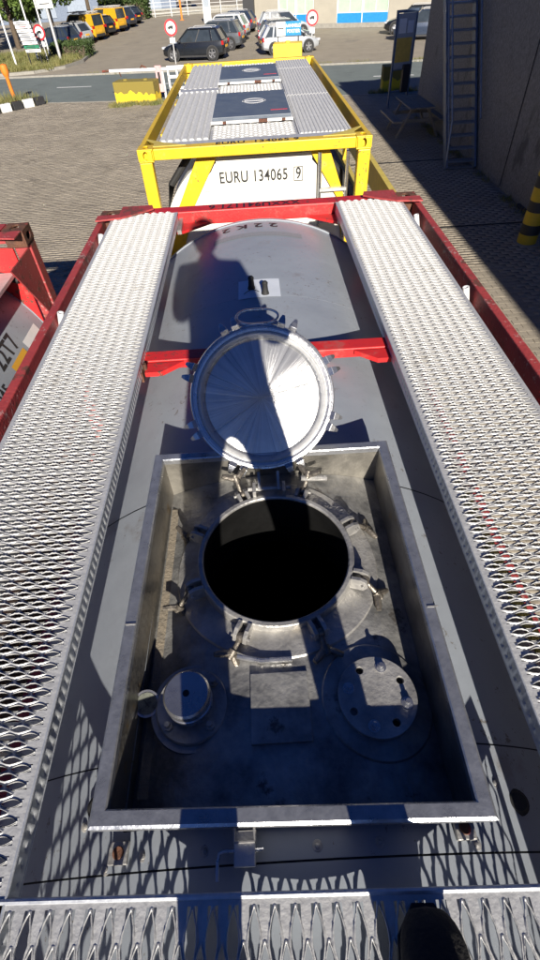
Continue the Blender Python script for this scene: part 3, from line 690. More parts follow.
# rivets and padlock on the near panel
for (x, y) in ((-.375,-.972),(-.225,-.972),(.03,-.975),(.17,-.975),(-.47,-.99),(.40,-.985),(-.55,-.90),(.50,-.86)):
    b = MB(); b.lathe([(0.0001,.006),(.005,.005),(.006,.002),(.011,.0015),(.012,-.002)], (x, y, cz(x)+.001), seg=16); b.build('rivet', 'steel', red, smooth=True)
hp = MB(); hp.box((-.13,-.955,2.553), (.05,.024,.006)); hp.tube([(-.152,-.94,2.572),(-.152,-.965,2.574),(-.108,-.965,2.574),(-.108,-.94,2.572)], .003, 6)
hp = hp.build('latch_hasp', 'steel', red)
b = MB(); b.box((0,0,0), (.046,.044,.02)); o = b.build('latch_block', 'galv', hp, bevel=.002); o.location = (-.13,-.985,2.555)
b = MB(); b.tube([(-.19,-1.028,2.55),(-.19,-.995,2.552),(-.186,-.981,2.553),(-.177,-.978,2.553),(-.09,-.978,2.553)], .0038, 8); b.build('latch_pin', 'steel_clean', hp, smooth=True)
for (x,y) in ((-.435,-.963),(.375,-.955)):
    b = MB(); b.box((x, y, cz(x)+.014), (.045,.045,.02)); q = b.build('clip_plate', 'steel', red, bevel=.002)
    b = MB(); b.lathe([(0.0001,.03),(.012,.03),(.014,.022),(.018,.02)], (x,y,cz(x)), seg=16); b.build('clip_bolt', 'rust', q, smooth=True)
for x in (-.52,.55):
    b = MB(); b.lathe([(0.0001,.012),(.02,.012),(.026,.004),(.03,0)], (x,-.86 if x<0 else -.9,cz(x)), seg=20); b.build('rubber_plug', 'rubber', red, smooth=True)

# ------------------------------------------------------------------ red neighbour
nb = thing('tank_container', 'second grey tank container in a weathered red frame, alongside on the left', 'tank container', (-2.975,-.14,0), 0, 'tank containers')
frame(nb, 'red_old', True, siderail=False)
for sx in (-1,1):
    g = MB(); g.prism([(sx*1.212, 2.848), (sx*1.05, 2.848), (sx*1.05, 3.01),(sx*.55, 3.01),(sx*.55, 2.93),(sx*.95, 2.75),(sx*1.212, 2.70)], TOP-.006, TOP+.004); g.build('corner_plate', 'red_old', nb, bevel=.002)
    g = MB(); g.prism([(0,0),(.30,0),(.10,-1.15),(0,-1.15)], -.01, .01, lambda x, y, z: (sx*(HW-.14-x), HL-.13+z, TOP-.13+y)); g.build('end_gusset', 'red', nb)
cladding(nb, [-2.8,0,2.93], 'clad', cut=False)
for s in (-1,1):
    b = MB(); b.box((s*.90, 0, 2.27), (.24, 5.75, .03)); o = b.build('walkway_grating', 'galv', nb, bevel=.003)
    b = MB(); b.tube([(s*.76,2.88,2.27),(s*.90,2.89,2.26),(s*1.03,2.88,2.22)], .03, 8); b.build('walkway_edge_seal', 'rubber', o)
def sidef(y0, a0):
    # text wrapped on the +x side, reading away from the camera, glyph tops uphill
    def f(x, y):
        a = a0 - y/CLR; r = CLR+.004; return (r*sin(a), y0+x, CLZ-CLR+r*cos(a))
    return f
text('lettering', '22T7', .17, 'black_text', nb, sidef(2.25, R(59)), bold=.02)
text('lettering', '0045', .12, 'black_text', nb, sidef(1.84, R(65.5)), bold=.02)
def patch(name, y0, y1, a0, a1, m):
    b = MB(); n = 6; f = [(y, a0+(a1-a0)*k/(n-1)) for y in (y0,y1) for k in range(n)]
    b.add([((CLR+.003)*sin(a), y, CLZ-CLR+(CLR+.003)*cos(a)) for y, a in f], [(k,k+1,k+1+n,k+n) for k in range(n-1)]); return b.build(name, m, nb)
patch('white_label', 2.48, 2.77, R(62), R(67), 'white'); patch('orange_label', 2.16, 2.43, R(63), R(68), 'sticker')

# ------------------------------------------------------------------ yellow container
yc = thing('tank_container', 'yellow framed tank container with ribbed roof walkways, directly ahead of the red one', 'tank container', (.0107,4.777+HL,0), -.0014, 'tank containers')
frame(yc, 'yellow', False)
for sx in (-1,1):
    for k in range(3):
        b = MB(); b.box((sx*(HW-.165), -2.1+k*1.7, TOP-.14), (.02,.32,.22)); b.build('grip_plate', 'yellow', yc)
for (sx) in (-1,1):
    g = MB(); g.prism([(sx*.72,-2.935),(sx*1.06,-2.935),(sx*1.06,-2.80),(sx*1.17,-2.62),(sx*1.17,-2.60),(sx*.95,-2.80)], TOP-.006, TOP+.003); g.build('corner_plate', 'yellow_dull', yc)
# shell, ends
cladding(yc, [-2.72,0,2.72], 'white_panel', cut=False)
# near end: white plate with yellow slanting frame arms
pe = -HL+.10
b = MB(); b.prism([(-.43,2.43),(.62,2.43),(.62,2.36),(1.02,1.95),(1.02,.9),(-.90,.9),(-.90,1.95),(-.43,2.36)], 0, .012, lambda x, y, z: (x, pe+.12-z, y)); b.build('end_panel', 'white_panel', yc)
for s, xa, xb in ((-1,-.50,-1.12),(1,.68,1.14)):
    g = MB(); g.prism([(xa-s*.10,2.47),(xa+s*.12,2.47),(xb+s*.0,1.62),(xb,1.30),(xb-s*.12,1.34),(xa+s*.33-s*.10,1.98)], 0, .03, lambda x, y, z: (x, pe+.10-z, y)); g.build('end_arm', 'yellow', yc, bevel=.004)
for s in (-1,1):
    b = MB(); b.tube([(s*.72,pe+.32,2.44),(s*.98,pe+.30,2.15),(s*1.12,pe+.3,1.7)], .04, 10); b.build('insulation_edge', 'rubber', yc, smooth=True)
text('lettering', 'EURU 134065', .155, 'black_text', yc, lambda x, y: (-.03+x, pe+.105-.003, 2.235+y), bold=.015, width=.80)
text('lettering', '9', .155, 'black_text', yc, lambda x, y: (.47+x, pe+.102, 2.235+y), bold=.015, width=.8)
b = MB(); b.plate([(.42,2.165),(.52,2.165),(.52,2.305),(.42,2.305)], [[(.427,2.172),(.513,2.172),(.513,2.298),(.427,2.298)]], 0, .002, lambda x, y, z: (x, pe+.104-z, y)); b.build('check_digit_box', 'black_text', yc)
b = MB(); b.plate(circ(-.56,2.02,.07,24,0,.10), [circ(-.56,2.02,.064,24,0,.094)], 0, .002, lambda x, y, z: (x, pe+.105-z, y)); b.plate(circ(-.56,2.02,.045,20,0,.07), [circ(-.56,2.02,.041,20,0,.066)], 0, .002, lambda x, y, z: (x, pe+.105-z, y)); b.build('oval_emblem', mat('grey_emblem', (.4,.4,.36), None, .5), yc)
text('lettering', 'EURU  134065 9', .125, 'black_text', yc, lambda x, y: (.03+x, -HL+.068+y, TOP+.0008), bold=.02, width=.95)
# ladder
lad = MB()
for x in (.70,1.0): lad.tube([(x,pe+.04,.5),(x,pe+.04,2.44)], .02, 10)
ld = build_each(lad, 'ladder_rail', 'steel_clean', yc, smooth=True)[0]
for z in (2.08,1.75,1.42): MB().box((.85,pe+.04,z),(.30,.05,.03)).build('ladder_rung', 'galv', ld)
# roof: ribbed panels left and right, grating in the middle, two navy lids
def ribbed(x0, x1, y0, y1, z, nr, name='ribbed_walkway', h_=.018):
    b = MB(); wd = (x1-x0)/nr
    prof = []
    for k in range(nr):
        a = x0+k*wd; prof += [(a,0),(a+wd*.30,0),(a+wd*.42,h_),(a+wd*.88,h_)]
    prof.append((x1,0)); n = len(prof)
    vs = [(x, y, z+h) for y in (y0,y1) for x, h in prof] + [(x, y, z-.03) for y in (y0,y1) for x in (x0,x1)]
    fs = [(i,i+1,i+1+n,i+n) for i in range(n-1)]; k = 2*n
    fs += [(k, k+1)+tuple(range(n-1,-1,-1)), (k+2,k+3)+tuple(range(2*n-1,n-1,-1)), (0,n,k+2,k), (n-1,2*n-1,k+3,k+1)]
    return b.add(vs, fs).build(name, 'rib', yc)
for (y0,y1) in ((-2.70,.06),(.28,2.70)): ribbed(-1.03,-.49,y0,y1,2.575,7)
for (y0,y1) in ((-2.70,-.60),(-.58,1.75),(1.77,2.72)): ribbed(.49,1.06,y0,y1,2.575,13, h_=.010)
Vg, Fg, ye = lens_grating(-.485,.485,-2.88,2.72,.10,.05,.085,.03,lip=.010,teeth=.002)
# leave out the cells under the lids is unnecessary: the lids sit above the grating
o = npmesh('centre_grating', Vg, Fg, 'galv', yc); o.location = (0,0,2.56)
b = MB(); b.box((-.76,.17,2.575),(.56,.20,.03)); b.box((-.02,-2.82,2.572),(2.0,.16,.02)); build_each(b, 'cross_tread', 'galv', yc)
for (y0,y1) in ((-2.05,-.55),(.55,1.85)):
    b = MB(); b.box((-.01,(y0+y1)/2,2.625),(.92,y1-y0,.035)); ldd = b.build('hatch_lid', 'navy', yc, bevel=.006)
    b = MB(); b.box((-.01,(y0+y1)/2,2.596),(.96,y1-y0+.06,.025)); b.build('hatch_frame', 'white', ldd)
    b = MB(); yy = (y0+y1)/2+.1; b.plate(circ(.03,yy,.14,28,0,.16), [circ(.03,yy,.12,28,0,.13)], 2.643, 2.645)
    b.box((.03,yy,2.644),(.30,.05,.002)); b.build('emblem', 'white', ldd)
    b = MB(); b.box((.32,y0+.25,2.6435),(.20,.03,.002)); b.build('red_caption_strip', 'sign_red', ldd)
    b = MB(); b.box((.12,y0-.045,2.60),(.10,.03,.03)); b.box((-.33,y0-.045,2.60),(.04,.03,.02)); b.box((.36,y0-.045,2.60),(.04,.03,.02)); b.build('hatch_hinge', 'rust', ldd)
b = MB(); b.box((0,-2.6,.9),(.8,.02,.02)); 
b = MB(); b.tube([(.95,-2.4,1.4),(.95,2.4,1.4)], .05, 10); b.tube([(1.05,-2.4,1.1),(1.05,2.4,1.1)], .04, 10); build_each(b, 'heating_pipe', 'rust', yc, smooth=True)

ycn = thing('steel_side_frame', 'low yellow steel channel frame standing on the paving, right of the yellow container', 'steel frame', (2.42,7.9,0), -.004)
MB().box((0,6.0,.97),(.10,12,.05)).build('top_flange', 'yellow_dull', ycn, bevel=.004)
MB().box((.035,6.0,.70),(.02,12,.50)).build('web_plate', 'yellow_dull', ycn)
for y in (.04,3,6,9,11.96): MB().box((0,y,.47),(.09,.08,.94)).build('upright', 'yellow', ycn, bevel=.004)
MB().box((0,6.0,.06),(.12,12,.10)).build('base_rail', 'yellow_dull', ycn, bevel=.004)

# ------------------------------------------------------------------ building on the right
bw = thing('concrete_building', 'grey exposed aggregate concrete building with a blue stair against it, on the right', 'building', (5.68,0,0))
b = MB(); b.box((4,-6.5,3.6),(8,33,7.2)); b.build('high_wall', 'concrete_wall', bw)
b = MB(); b.box((4,12.5,1.95),(7.98,5.0,3.9)); b.build('low_wall', 'concrete_wall', bw)
b = MB(); b.box((4,17.1,1.5),(7.96,4.2,3.0)); b.build('low_wall', 'concrete_wall', bw)
b = MB()
for y in (4.2,11.2): b.box((-.001,y,3.55),(.01,.02,7.0))
b.box((-.001,-1,2.35),(.01,22,.02)); b.build('wall_joint', 'joint_dark', bw)
b = MB(); b.box((-.03,-1,.03),(.06,22,.06)); b.build('plinth', 'joint_dark', bw)
st = thing('steel_stair', 'steep blue steel stair with a handrail, standing in the shade of the concrete wall', 'stair', (4.9,12.8,0))
ta = R(52); dirv = Vector((0, cos(ta), sin(ta))); Ls = 5.2
for x in (0,.72):
    b = MB(); b.bar((x,0,.0), (x, Ls*cos(ta), Ls*sin(ta)), .05, .20); b.build('stringer', 'stair', st, bevel=.003)
for k in range(17):
    s = (k+.7)*.292; b = MB(); b.box((.36, s*cos(ta), s*sin(ta)), (.66,.22,.035)); b.build('stair_tread', 'stair_g', st, bevel=.003)
for x in (-.01,.70):
    b = MB(); hpts = [Vector((x,0.02,.02)), Vector((x,.18,1.0))] + [Vector((x, .18+t_*cos(ta), 1.0+t_*sin(ta))) for t_ in (1,2.5,4.4)]
    b.tube(hpts, .022, 8); b.tube([Vector((x, .12+t_*cos(ta), .55+t_*sin(ta))) for t_ in (0,2,4.4)], .016, 8)
    if x > 0: b = MB(); b.tube([Vector((x-.02, .18+t_*cos(ta), 1.0+t_*sin(ta))) for t_ in (0,4.4)], .02, 8)
    h = b.build('handrail', 'stair_g', st, smooth=True)
    for t_ in (1.1,2.2,3.3,4.3):
        if x < 0: MB().tube([(x,t_*cos(ta),t_*sin(ta)),(x,.15+t_*cos(ta),1.0+t_*sin(ta))], .018, 8).build('baluster', 'stair', h)

MB().box((.36, .1, .02),(.8,.1,.03)).build('foot_plate', 'stair_g', st)
bo = thing('bollard', 'black and yellow striped bollard at the foot of the concrete wall', 'bollard', (5.08,8.15,0))
MB().lathe([(.17,0),(.17,1.15),(.15,1.20),(0.0001,1.22)], seg=28).build('post', 'stripes', bo, smooth=True); MB().lathe([(.0001,.012),(.23,.012),(.24,0)], seg=24).build('base_ring', 'kerb', bo)

# picnic table
pt = thing('picnic_table', 'weathered wooden picnic table with a side bench in the shade of the building', 'table', (4.95,16.7,0), .02)
for k in range(5): MB().box((-.30+k*.15,0,.75),(.14,1.75,.04)).build('table_plank', 'wood', pt, bevel=.004)
for s in (-1,1):
    for k in range(2): MB().box((s*(.62+k*.14),0,.45),(.13,1.75,.04)).build('seat_plank', 'wood', pt, bevel=.004)
for y in (-.6,.6):
    b = MB(); b.bar((-.22,y,.73),(-.62,y,0),.05,.09,(0,1,0)); b.bar((.22,y,.73),(.62,y,0),.05,.09,(0,1,0)); b.box((0,y+.05,.41),(1.45,.04,.09)); b.build('table_leg', 'wood', pt)
# notice board frame
nb2 = thing('notice_board', 'tall blue framed notice board with white and yellow posters beside the picnic table', 'notice board', (5.32,20.4,0), .3)
b = MB()
for x in (-.36,.36): b.box((x,0,1.25),(.06,.06,2.5))
b.box((0,0,2.5),(.78,.07,.07)); b.box((0,0,.45),(.66,.05,.05)); b.box((0,0,1.05),(.66,.04,.04)); b.build('frame', 'stair', nb2)
MB().box((0,-.01,1.75),(.66,.02,1.4)).build('back_panel', mat('grey_glazed_panel', (.42,.44,.46), (.34,.36,.38), .2), nb2)
MB().box((-.14,-.024,2.15),(.26,.006,.36)).build('white_poster', 'white', nb2); MB().box((.16,-.024,2.12),(.22,.006,.3)).build('white_poster', 'paper', nb2)
MB().box((-.02,-.024,1.55),(.58,.008,.62)).build('yellow_poster', mat('yellow_poster', (.75,.50,.10), None, .5), nb2)
MB().box((.16,-.06,.80),(.26,.12,.75)).build('black_box', 'trim', nb2, bevel=.01)
nb3 = thing('steel_post_pair', 'dark blue steel portal frame standing behind the notice board', 'post frame', (6.25,19.9,0), .2)
b = MB(); b.tube([(-.15,0,0),(-.15,0,2.3),(-.05,0,2.7)],.035,8); b.tube([(.5,0,0),(.5,0,2.8)],.035,8); b.bar((-.1,0,2.7),(.5,0,2.8),.06,.06); b.build('frame', 'stair', nb3)

# ------------------------------------------------------------------ yellow blocks at the road
m = mat('yellow_concrete_block', (.78,.56,.02), (.66,.47,.02), .8, 0, 4, .3, 30, spot=(.25,.2,.05), sscale=5, sthr=.62)
t = m.node_tree; N = t.nodes; p = N['Principled BSDF']; src = p.inputs['Base Color'].links[0].from_socket
tc = N.new('ShaderNodeTexCoord'); sx = N.new('ShaderNodeSeparateXYZ'); t.links.new(tc.outputs['Object'], sx.inputs[0]); nz = N.new('ShaderNodeTexNoise'); nz.inputs['Scale'].default_value = 2.2; t.links.new(tc.outputs['Object'], nz.inputs['Vector'])
ma = N.new('ShaderNodeMath'); ma.operation = 'MULTIPLY_ADD'; ma.inputs[1].default_value = .5; t.links.new(nz.outputs[0], ma.inputs[0]); t.links.new(sx.outputs['Z'], ma.inputs[2])
g2 = N.new('ShaderNodeMath'); g2.operation = 'GREATER_THAN'; g2.inputs[1].default_value = .62; t.links.new(ma.outputs[0], g2.inputs[0])
mx = N.new('ShaderNodeMix'); mx.data_type = 'RGBA'; t.links.new(g2.outputs[0], mx.inputs[0]); t.links.new(src, mx.inputs[6]); mx.inputs[7].default_value = (.22,.17,.03,1); t.links.new(mx.outputs[2], p.inputs['Base Color'])  # colour turns olive above a ragged height line
M['block'] = m
M['block_clean'] = mat('clean_yellow_block', (.82,.58,.06), (.74,.50,.04), .7, 0, 4, .2, 30)
def block(loc, d, rz, m, label, top=2):
    r = thing('concrete_block', label, 'concrete block', loc, rz, 'yellow blocks along the road')
    MB().box((0,0,d[2]/2), d).build('block_body', m, r, bevel=.03)
    n = int(d[0]/.6)
    for k in range(n):
        MB().lathe([(.10,0),(.09,.05),(0.0001,.06)], ((k+.5)*d[0]/n-d[0]/2, 0, d[2]), seg=16).build('stud', m, r, smooth=True)
block((-4.65,24.45,0), (1.75,.75,.72), -.2, 'block', 'olive-topped yellow block beside the boom barrier, left of the yellow container')
block((1.66,24.6,0), (1.15,.7,1.55), -.12, 'block_clean', 'tall bright yellow block carrying the blue and white sign')
block((5.9,23.55,0), (1.05,.7,.78), -.1, 'block', 'yellow block in the shade of the concrete building')
sg = thing('direction_sign', 'blue and white sign board standing above the tall yellow block', 'sign', (1.72,25.05,0), -.12)
MB().box((.2,0,1.92),(.62,.03,.42)).build('blue_panel', 'sign_blue', sg); MB().box((-.30,0,1.92),(.36,.03,.42)).build('white_panel', 'white', sg)
b = MB(); 
for x in (-.42,.40): b.box((x,.02,1.0),(.05,.05,2.0))
build_each(b, 'sign_post', 'trim', sg)
text('lettering', 'AANMELD', .14, 'white', sg, lambda x, y: (.2+x, -.018, 2.0+y), bold=.03, width=.9)
text('lettering', 'PORTIER', .14, 'white', sg, lambda x, y: (.2+x, -.018, 1.84+y), bold=.03, width=.9)
b = MB(); b.box((-.30,-.018,1.93),(.24,.003,.03)); b.build('print_line', 'trim', sg)

# boom barrier
bb = thing('boom_barrier', 'white boom barrier with a faded red warning board beside the stained yellow block', 'barrier', (-3.55,24.75,0), -.1)
MB().bar((-2.2,0,1.0),(1.1,0,.98),.10,.09).build('boom', 'white', bb, bevel=.01)
b = MB(); b.tube([(-2.5,0,.99),(-2.2,0,1.0)], .04, 8); b.tube([(-.9,0,1.0),(-.8,0,1.12),(-.6,0,1.02)], .035, 8); b.tube([(-1.8,0,1.0),(-1.75,0,.8)], .02, 6); b.build('boom_fitting', 'rust', bb)
b = MB()
for x in (.25,.62,1.0): b.box((x,.05,.55),(.07,.1,1.0))
for z in (.35,.72,1.02): b.box((.62,.05,z),(.80,.1,.09))
b.build('support_frame', 'white', bb)
MB().box((-.12,-.08,.68),(.26,.05,.85)).build('warning_board', 'pink', bb, bevel=.01); MB().box((-.12,-.11,.72),(.10,.02,.36)).build('board_mark', 'trim', bb)
MB().box((-.32,-.05,.30),(.25,.3,.40)).build('base_box', 'yellow', bb, bevel=.01)
MB().tube([(0,.05,0),(0,.05,.95)], .05, 8).build('barrier_post', 'white', bb)

# ------------------------------------------------------------------ signs, poles
def no_truck(loc, h, rz, label, post=.9):
    r = thing('traffic_sign', label, 'traffic sign', loc, rz, 'round no truck signs')
    rx = rotm('X', pi/2)
    MB().lathe([(.0001,.0),(.35,0),(.35,.02),(.0001,.02)], (0,0,h), rx, 40).build('sign_disc', 'sign_red', r)
    MB().lathe([(.0001,.024),(.26,.024)], (0,0,h), rx, 36).build('sign_field', 'white', r)
    b = MB(); b.box((.03,-.028,h+.02),(.20,.004,.12)); b.box((-.11,-.028,h-.0),(.09,.004,.09)); b.add([(x+.0,-.03,h-.06+z) for x, z in []], [])
    for x in (-.10,.08): b.prism(circ(x,h-.05,.03,12), 0, .004, lambda x_, y_, z_: (x_, -.030+z_*0-.001*z_, y_))
    b.build('truck_symbol', 'black_text', r)
    MB().tube([(0,.03,0),(0,.03,h+.3)], .035, 10).build('sign_post', 'galv', r, smooth=True)
    MB().box((0,-.0,h-.52),(.30,.015,.22)).build('sub_plate', 'white', r)
no_truck((-4.08,35.05,0), 1.52, 0, 'round red and white no-truck sign in front of the black car')
no_truck((3.9,36.9,0), 1.42, 0, 'round red and white no-truck sign beside the silver hatchback')
no_truck((-12.15,37.9,0), 1.50, -.2, 'round red and white no-truck sign at the grass verge, beside the board sign')
tw = thing('board_sign', 'stack of white company name boards on two posts on the grass verge', 'sign', (-12.55,36.6,0), -.15)
for k in range(8):
    z = 2.02-k*.17; x = k*.03-.05
    MB().box((x,0,z),(.92,.04,.13)).build('name_board', 'sign_green' if k in (6,) else 'white', tw)
    b = MB(); b.box((x-.05,-.024,z),(.55-.08*(k%3),.004,.03)); b.build('print_line', 'sign_red' if k in (1,) else 'trim', tw)
b = MB()
for x in (-.36,.36): b.box((x+.1,.04,1.0),(.05,.05,2.05))
build_each(b, 'sign_post', 'trim', tw)
for i, (x, y, lab) in enumerate(((-13.9,37.3,'white flagpole nearest the board sign, standing in the verge'),(-13.0,38.8,'white flagpole just behind the board sign'),(-12.75,40.6,'thin white flagpole furthest back behind the board sign'),(-15.1,37.0,'leftmost white flagpole at the edge of the photo'))):
    f = thing('flagpole', lab, 'flagpole', (x,y,0), 0, 'white flagpoles on the verge')
    MB().tube([(0,0,0),(0,0,8)], [.055,.03], 10).build('pole', 'white', f, smooth=True); MB().lathe([(.0001,.05),(.10,.05),(.12,0)], seg=14).build('pole_base', 'galv', f)
lp = thing('lamp_post', 'grey lamp post with a small white name plate, behind the round sign on the verge', 'lamp post', (-11.75,39.3,0))
MB().tube([(0,0,0),(0,0,2.2),(0,0,7),(0,-.2,7.3),(0,-.9,7.4)], [.09,.085,.06,.05,.05], 12).build('pole', 'galv', lp, smooth=True)
MB().box((0,-1.1,7.38),(.2,.6,.1)).build('lamp_head', 'galv', lp, bevel=.02)
MB().box((-.02,-.1,2.62),(.95,.03,.38)).build('name_plate', 'white', lp); MB().box((-.02,-.118,2.62),(.6,.004,.05)).build('print_line', 'trim', lp)
orp = thing('marker_post', 'orange plastic marker post standing in the weeds by the road', 'post', (-10.35,25.9,0))
MB().lathe([(.08,0),(.075,.9),(.12,.98),(.16,1.1),(.15,1.32),(.0001,1.36)], seg=20).build('post', 'orange', orp, smooth=True); MB().lathe([(.0001,.02),(.14,.02),(.14,0)], seg=16).build('base', 'trim', orp)
# kerb blocks of the planted bed
for k in range(9):
    x = -9.1-.36*k; y = 25.3-.52*k*.72
    o = MB().box((0,0,.14),(.42,.20,.28)).build('kerb_block', 'white' if k % 2 else 'trim', None, bevel=.02)
    o.location = (x,y,0); o.rotation_euler.z = .80
    tag(o, ('white' if k%2 else 'black')+' painted kerb block edging the weedy bed, number %s from the road' % ['first','second','third','fourth','fifth','sixth','seventh','eighth','ninth'][k], 'kerb block', 'painted kerb blocks round the weedy bed')
    o['label'] = ('white' if k%2 else 'black')+' painted kerb block, '+['first','second','third','fourth','fifth','sixth','seventh','eighth','ninth'][k]+' from the road end of the weedy bed'

# ------------------------------------------------------------------ vegetation
def blades(name, pts, m, h, wd, n, spread, label=None):
    rng = np.random.RandomState(len(pts)+n)
    P = np.array(pts); C_ = P[rng.randint(0, len(P), n)] + np.c_[(rng.rand(n,2)-.5)*spread, np.zeros(n)]
    a = rng.rand(n)*2*pi; hh = h*(.4+rng.rand(n)*.8); dx = np.cos(a)*wd; dy = np.sin(a)*wd; lx = (rng.rand(n)-.5)*hh*.9; ly = (rng.rand(n)-.5)*hh*.9
    V = np.zeros((n,3,3)); V[:,0] = C_ + np.c_[-dx,-dy,np.zeros(n)]; V[:,1] = C_ + np.c_[dx,dy,np.zeros(n)]; V[:,2] = C_ + np.c_[lx,ly,hh]
    o = npmesh(name, V.reshape(-1,3), np.arange(n*3).reshape(-1,3), m); tag(o, label, name.replace('_',' '), kind='stuff'); return o
def leaves(centres, radii, n, size, rng, flat=1.0):
    k = rng.randint(0, len(centres), n); c = np.array(centres)[k]; r = np.array(radii)[k]
    d = rng.normal(size=(n,3)); d /= np.linalg.norm(d, axis=1)[:,None]; rad = (rng.rand(n)**.35)
    P = c + d*(r*rad)[:,None]*np.array([1,1,flat])
    u = rng.normal(size=(n,3)); u /= np.linalg.norm(u, axis=1)[:,None]; v = np.cross(u, rng.normal(size=(n,3))); v /= np.linalg.norm(v, axis=1)[:,None]
    s = size*(.6+rng.rand(n)*.8)
    V = np.stack([P-u*s[:,None], P-v*s[:,None]*.5, P+u*s[:,None], P+v*s[:,None]*.5], 1)
    return V.reshape(-1,3), np.arange(n*4).reshape(-1,4)
def tree(loc, h, cr, label, seed, n=14000, m='leaf', low=2.0):
    rng = np.random.RandomState(seed); t_ = thing('tree', label, 'tree', loc, 0, 'trees behind the parked cars')
    b = MB(); b.tube([(0,0,0),(.05,0,h*.35),(.1,.05,h*.7)], [.20,.15,.07], 10)
    cs = []; rs = []
    for k in range(26):
        a = rng.rand()*2*pi; rr_ = cr*sqrt(rng.rand())*.85; z = low + (h-low)*rng.rand(); cs.append((rr_*cos(a)*(1-.4*abs(z/h-.5)), rr_*sin(a), z)); rs.append(.55+rng.rand()*.6)
    for k in range(8): b.tube([(.05,0,h*(.3+.05*k)), tuple(.6*np.array(cs[k])+.4*np.array((.05,0,h*.45)))], [.06,.02], 6)
    b.build('trunk', 'trunk', t_, smooth=True)
    V, F = leaves(cs, rs, n, .13, rng, .7); npmesh('crown', V, F, m, t_)
tree((-17.5,49,0), 7, 4.0, 'broad green tree over the leftmost corner of the car park', 1, 16000)
tree((-13.9,46.8,0), 6.5, 2.6, 'small leafy tree behind the lamp post and the grey cars', 2, 14000, low=2.1)
tree((-22,52,0), 7, 4.2, 'dark tree furthest left behind the flagpoles', 3, 14000, low=1.6)
tree((-13.6,58,0), 7, 2.8, 'leafy tree behind the yellow vans', 4, 12000, low=2.4)
def hedge(x0, x1, y0, y1, h, label, n, seed, size=.05):
    rng = np.random.RandomState(seed); r = thing('hedge', label, 'hedge', ((x0+x1)/2,(y0+y1)/2,0))
    P = np.c_[(rng.rand(n)-.5)*(x1-x0), (rng.rand(n)-.5)*(y1-y0), rng.rand(n)**.6*h]; P += rng.normal(size=P.shape)*.06; P[:,2] = np.abs(P[:,2])
    u = rng.normal(size=(n,3)); u /= np.linalg.norm(u,axis=1)[:,None]; v = np.cross(u, rng.normal(size=(n,3))); v /= np.linalg.norm(v,axis=1)[:,None]
    V = np.stack([P-u*size,P-v*size*.6,P+u*size,P+v*size*.6],1).reshape(-1,3)
    npmesh('foliage', V, np.arange(n*4).reshape(-1,4), 'leaf_dark', r)
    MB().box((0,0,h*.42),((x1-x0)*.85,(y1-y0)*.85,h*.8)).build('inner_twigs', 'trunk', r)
hedge(-12.6,-10.2,40.2,42.6,.75,'clipped low green hedge on the verge in front of the grey cars',9000,5)
hedge(-15.2,-10.2,70,73,1.6,'tall dark green hedge at the back of the car park',9000,6,.12)
# verge island with a low kerb
isl = [(-22,36.6),(-14.5,34.6),(-12.2,35.0),(-10.8,36.3),(-10.2,38.5),(-10.4,41.5),(-11.2,44),(-15,45),(-22,47)]
o = MB().prism(isl, -.01, .10).build('verge', mat('verge_soil', (.24,.20,.10), (.16,.15,.07), .95, 0, 3, .5, 30)); tag(o, kind='structure')
kp = [((a[0]+ (b_[0]-a[0])*t_), a[1]+(b_[1]-a[1])*t_) for a, b_ in zip(isl[:6], isl[1:7]) for t_ in (0,.5)]
for i in range(len(kp)-1):
    a, c_ = kp[i], kp[i+1]; o = MB().bar((a[0],a[1],.05),(c_[0],c_[1],.05),.14,.14).build('verge_kerb', 'kerb'); tag(o, kind='structure')
gp = [(x+random.uniform(-.3,.3), y+random.uniform(-.3,.3), .08) for x in np.arange(-21,-10.8,.5) for y in np.arange(35.6,44,.5) if (y > 34.9+.0*(x) and x < -10.9+.15*max(0,0)) and (x < -11.4 or y > 36.6)]
blades('verge_grass', gp, 'grass', .28, .02, 26000, .6, 'dry yellow-green grass covering the verge below the board sign')
wp = [(x, y, 0) for x in np.arange(-16,-9.0,.3) for y in np.arange(20.5,26.2,.3) if y > 25.4+(x+9.1)*1.05 and y < near_e(x)+.1]
blades('weeds', wp, 'grass', .45, .018, 9000, .5, 'tall dry weeds in the bed by the orange post')
bp = [(-4.65+random.uniform(-1.1,1.0), 23.9+random.uniform(-.25,.25), 0) for _ in range(50)] + [(random.uniform(4.9,6.8), 23.1, 0) for _ in range(12)]
blades('tuft_grass', bp, 'grass', .16, .012, 2500, .3, 'dry grass tufts at the foot of the yellow blocks')
blades('wall_weeds', [(5.55, random.uniform(6,19), 0) for _ in range(40)], 'grass', .10, .01, 900, .25, 'sparse weeds along the foot of the concrete wall')
blades('kerb_weeds', [(x, far_e(x)+.35, 0) for x in [random.uniform(-10,12) for _ in range(26)]], 'grass', .14, .012, 1500, .7, 'dry weed patches along the far kerb of the road')
o = MB().bar((-60,far_e(-60)+.1,.03),(60,far_e(60)+.1,.03),.16,.09).build('road_kerb', 'kerb'); tag(o, kind='structure')
o = MB().bar((-60,near_e(-60)-.06,.0),(60,near_e(60)-.06,.0),.12,.03).build('road_edge_strip', 'kerb'); tag(o, kind='structure')

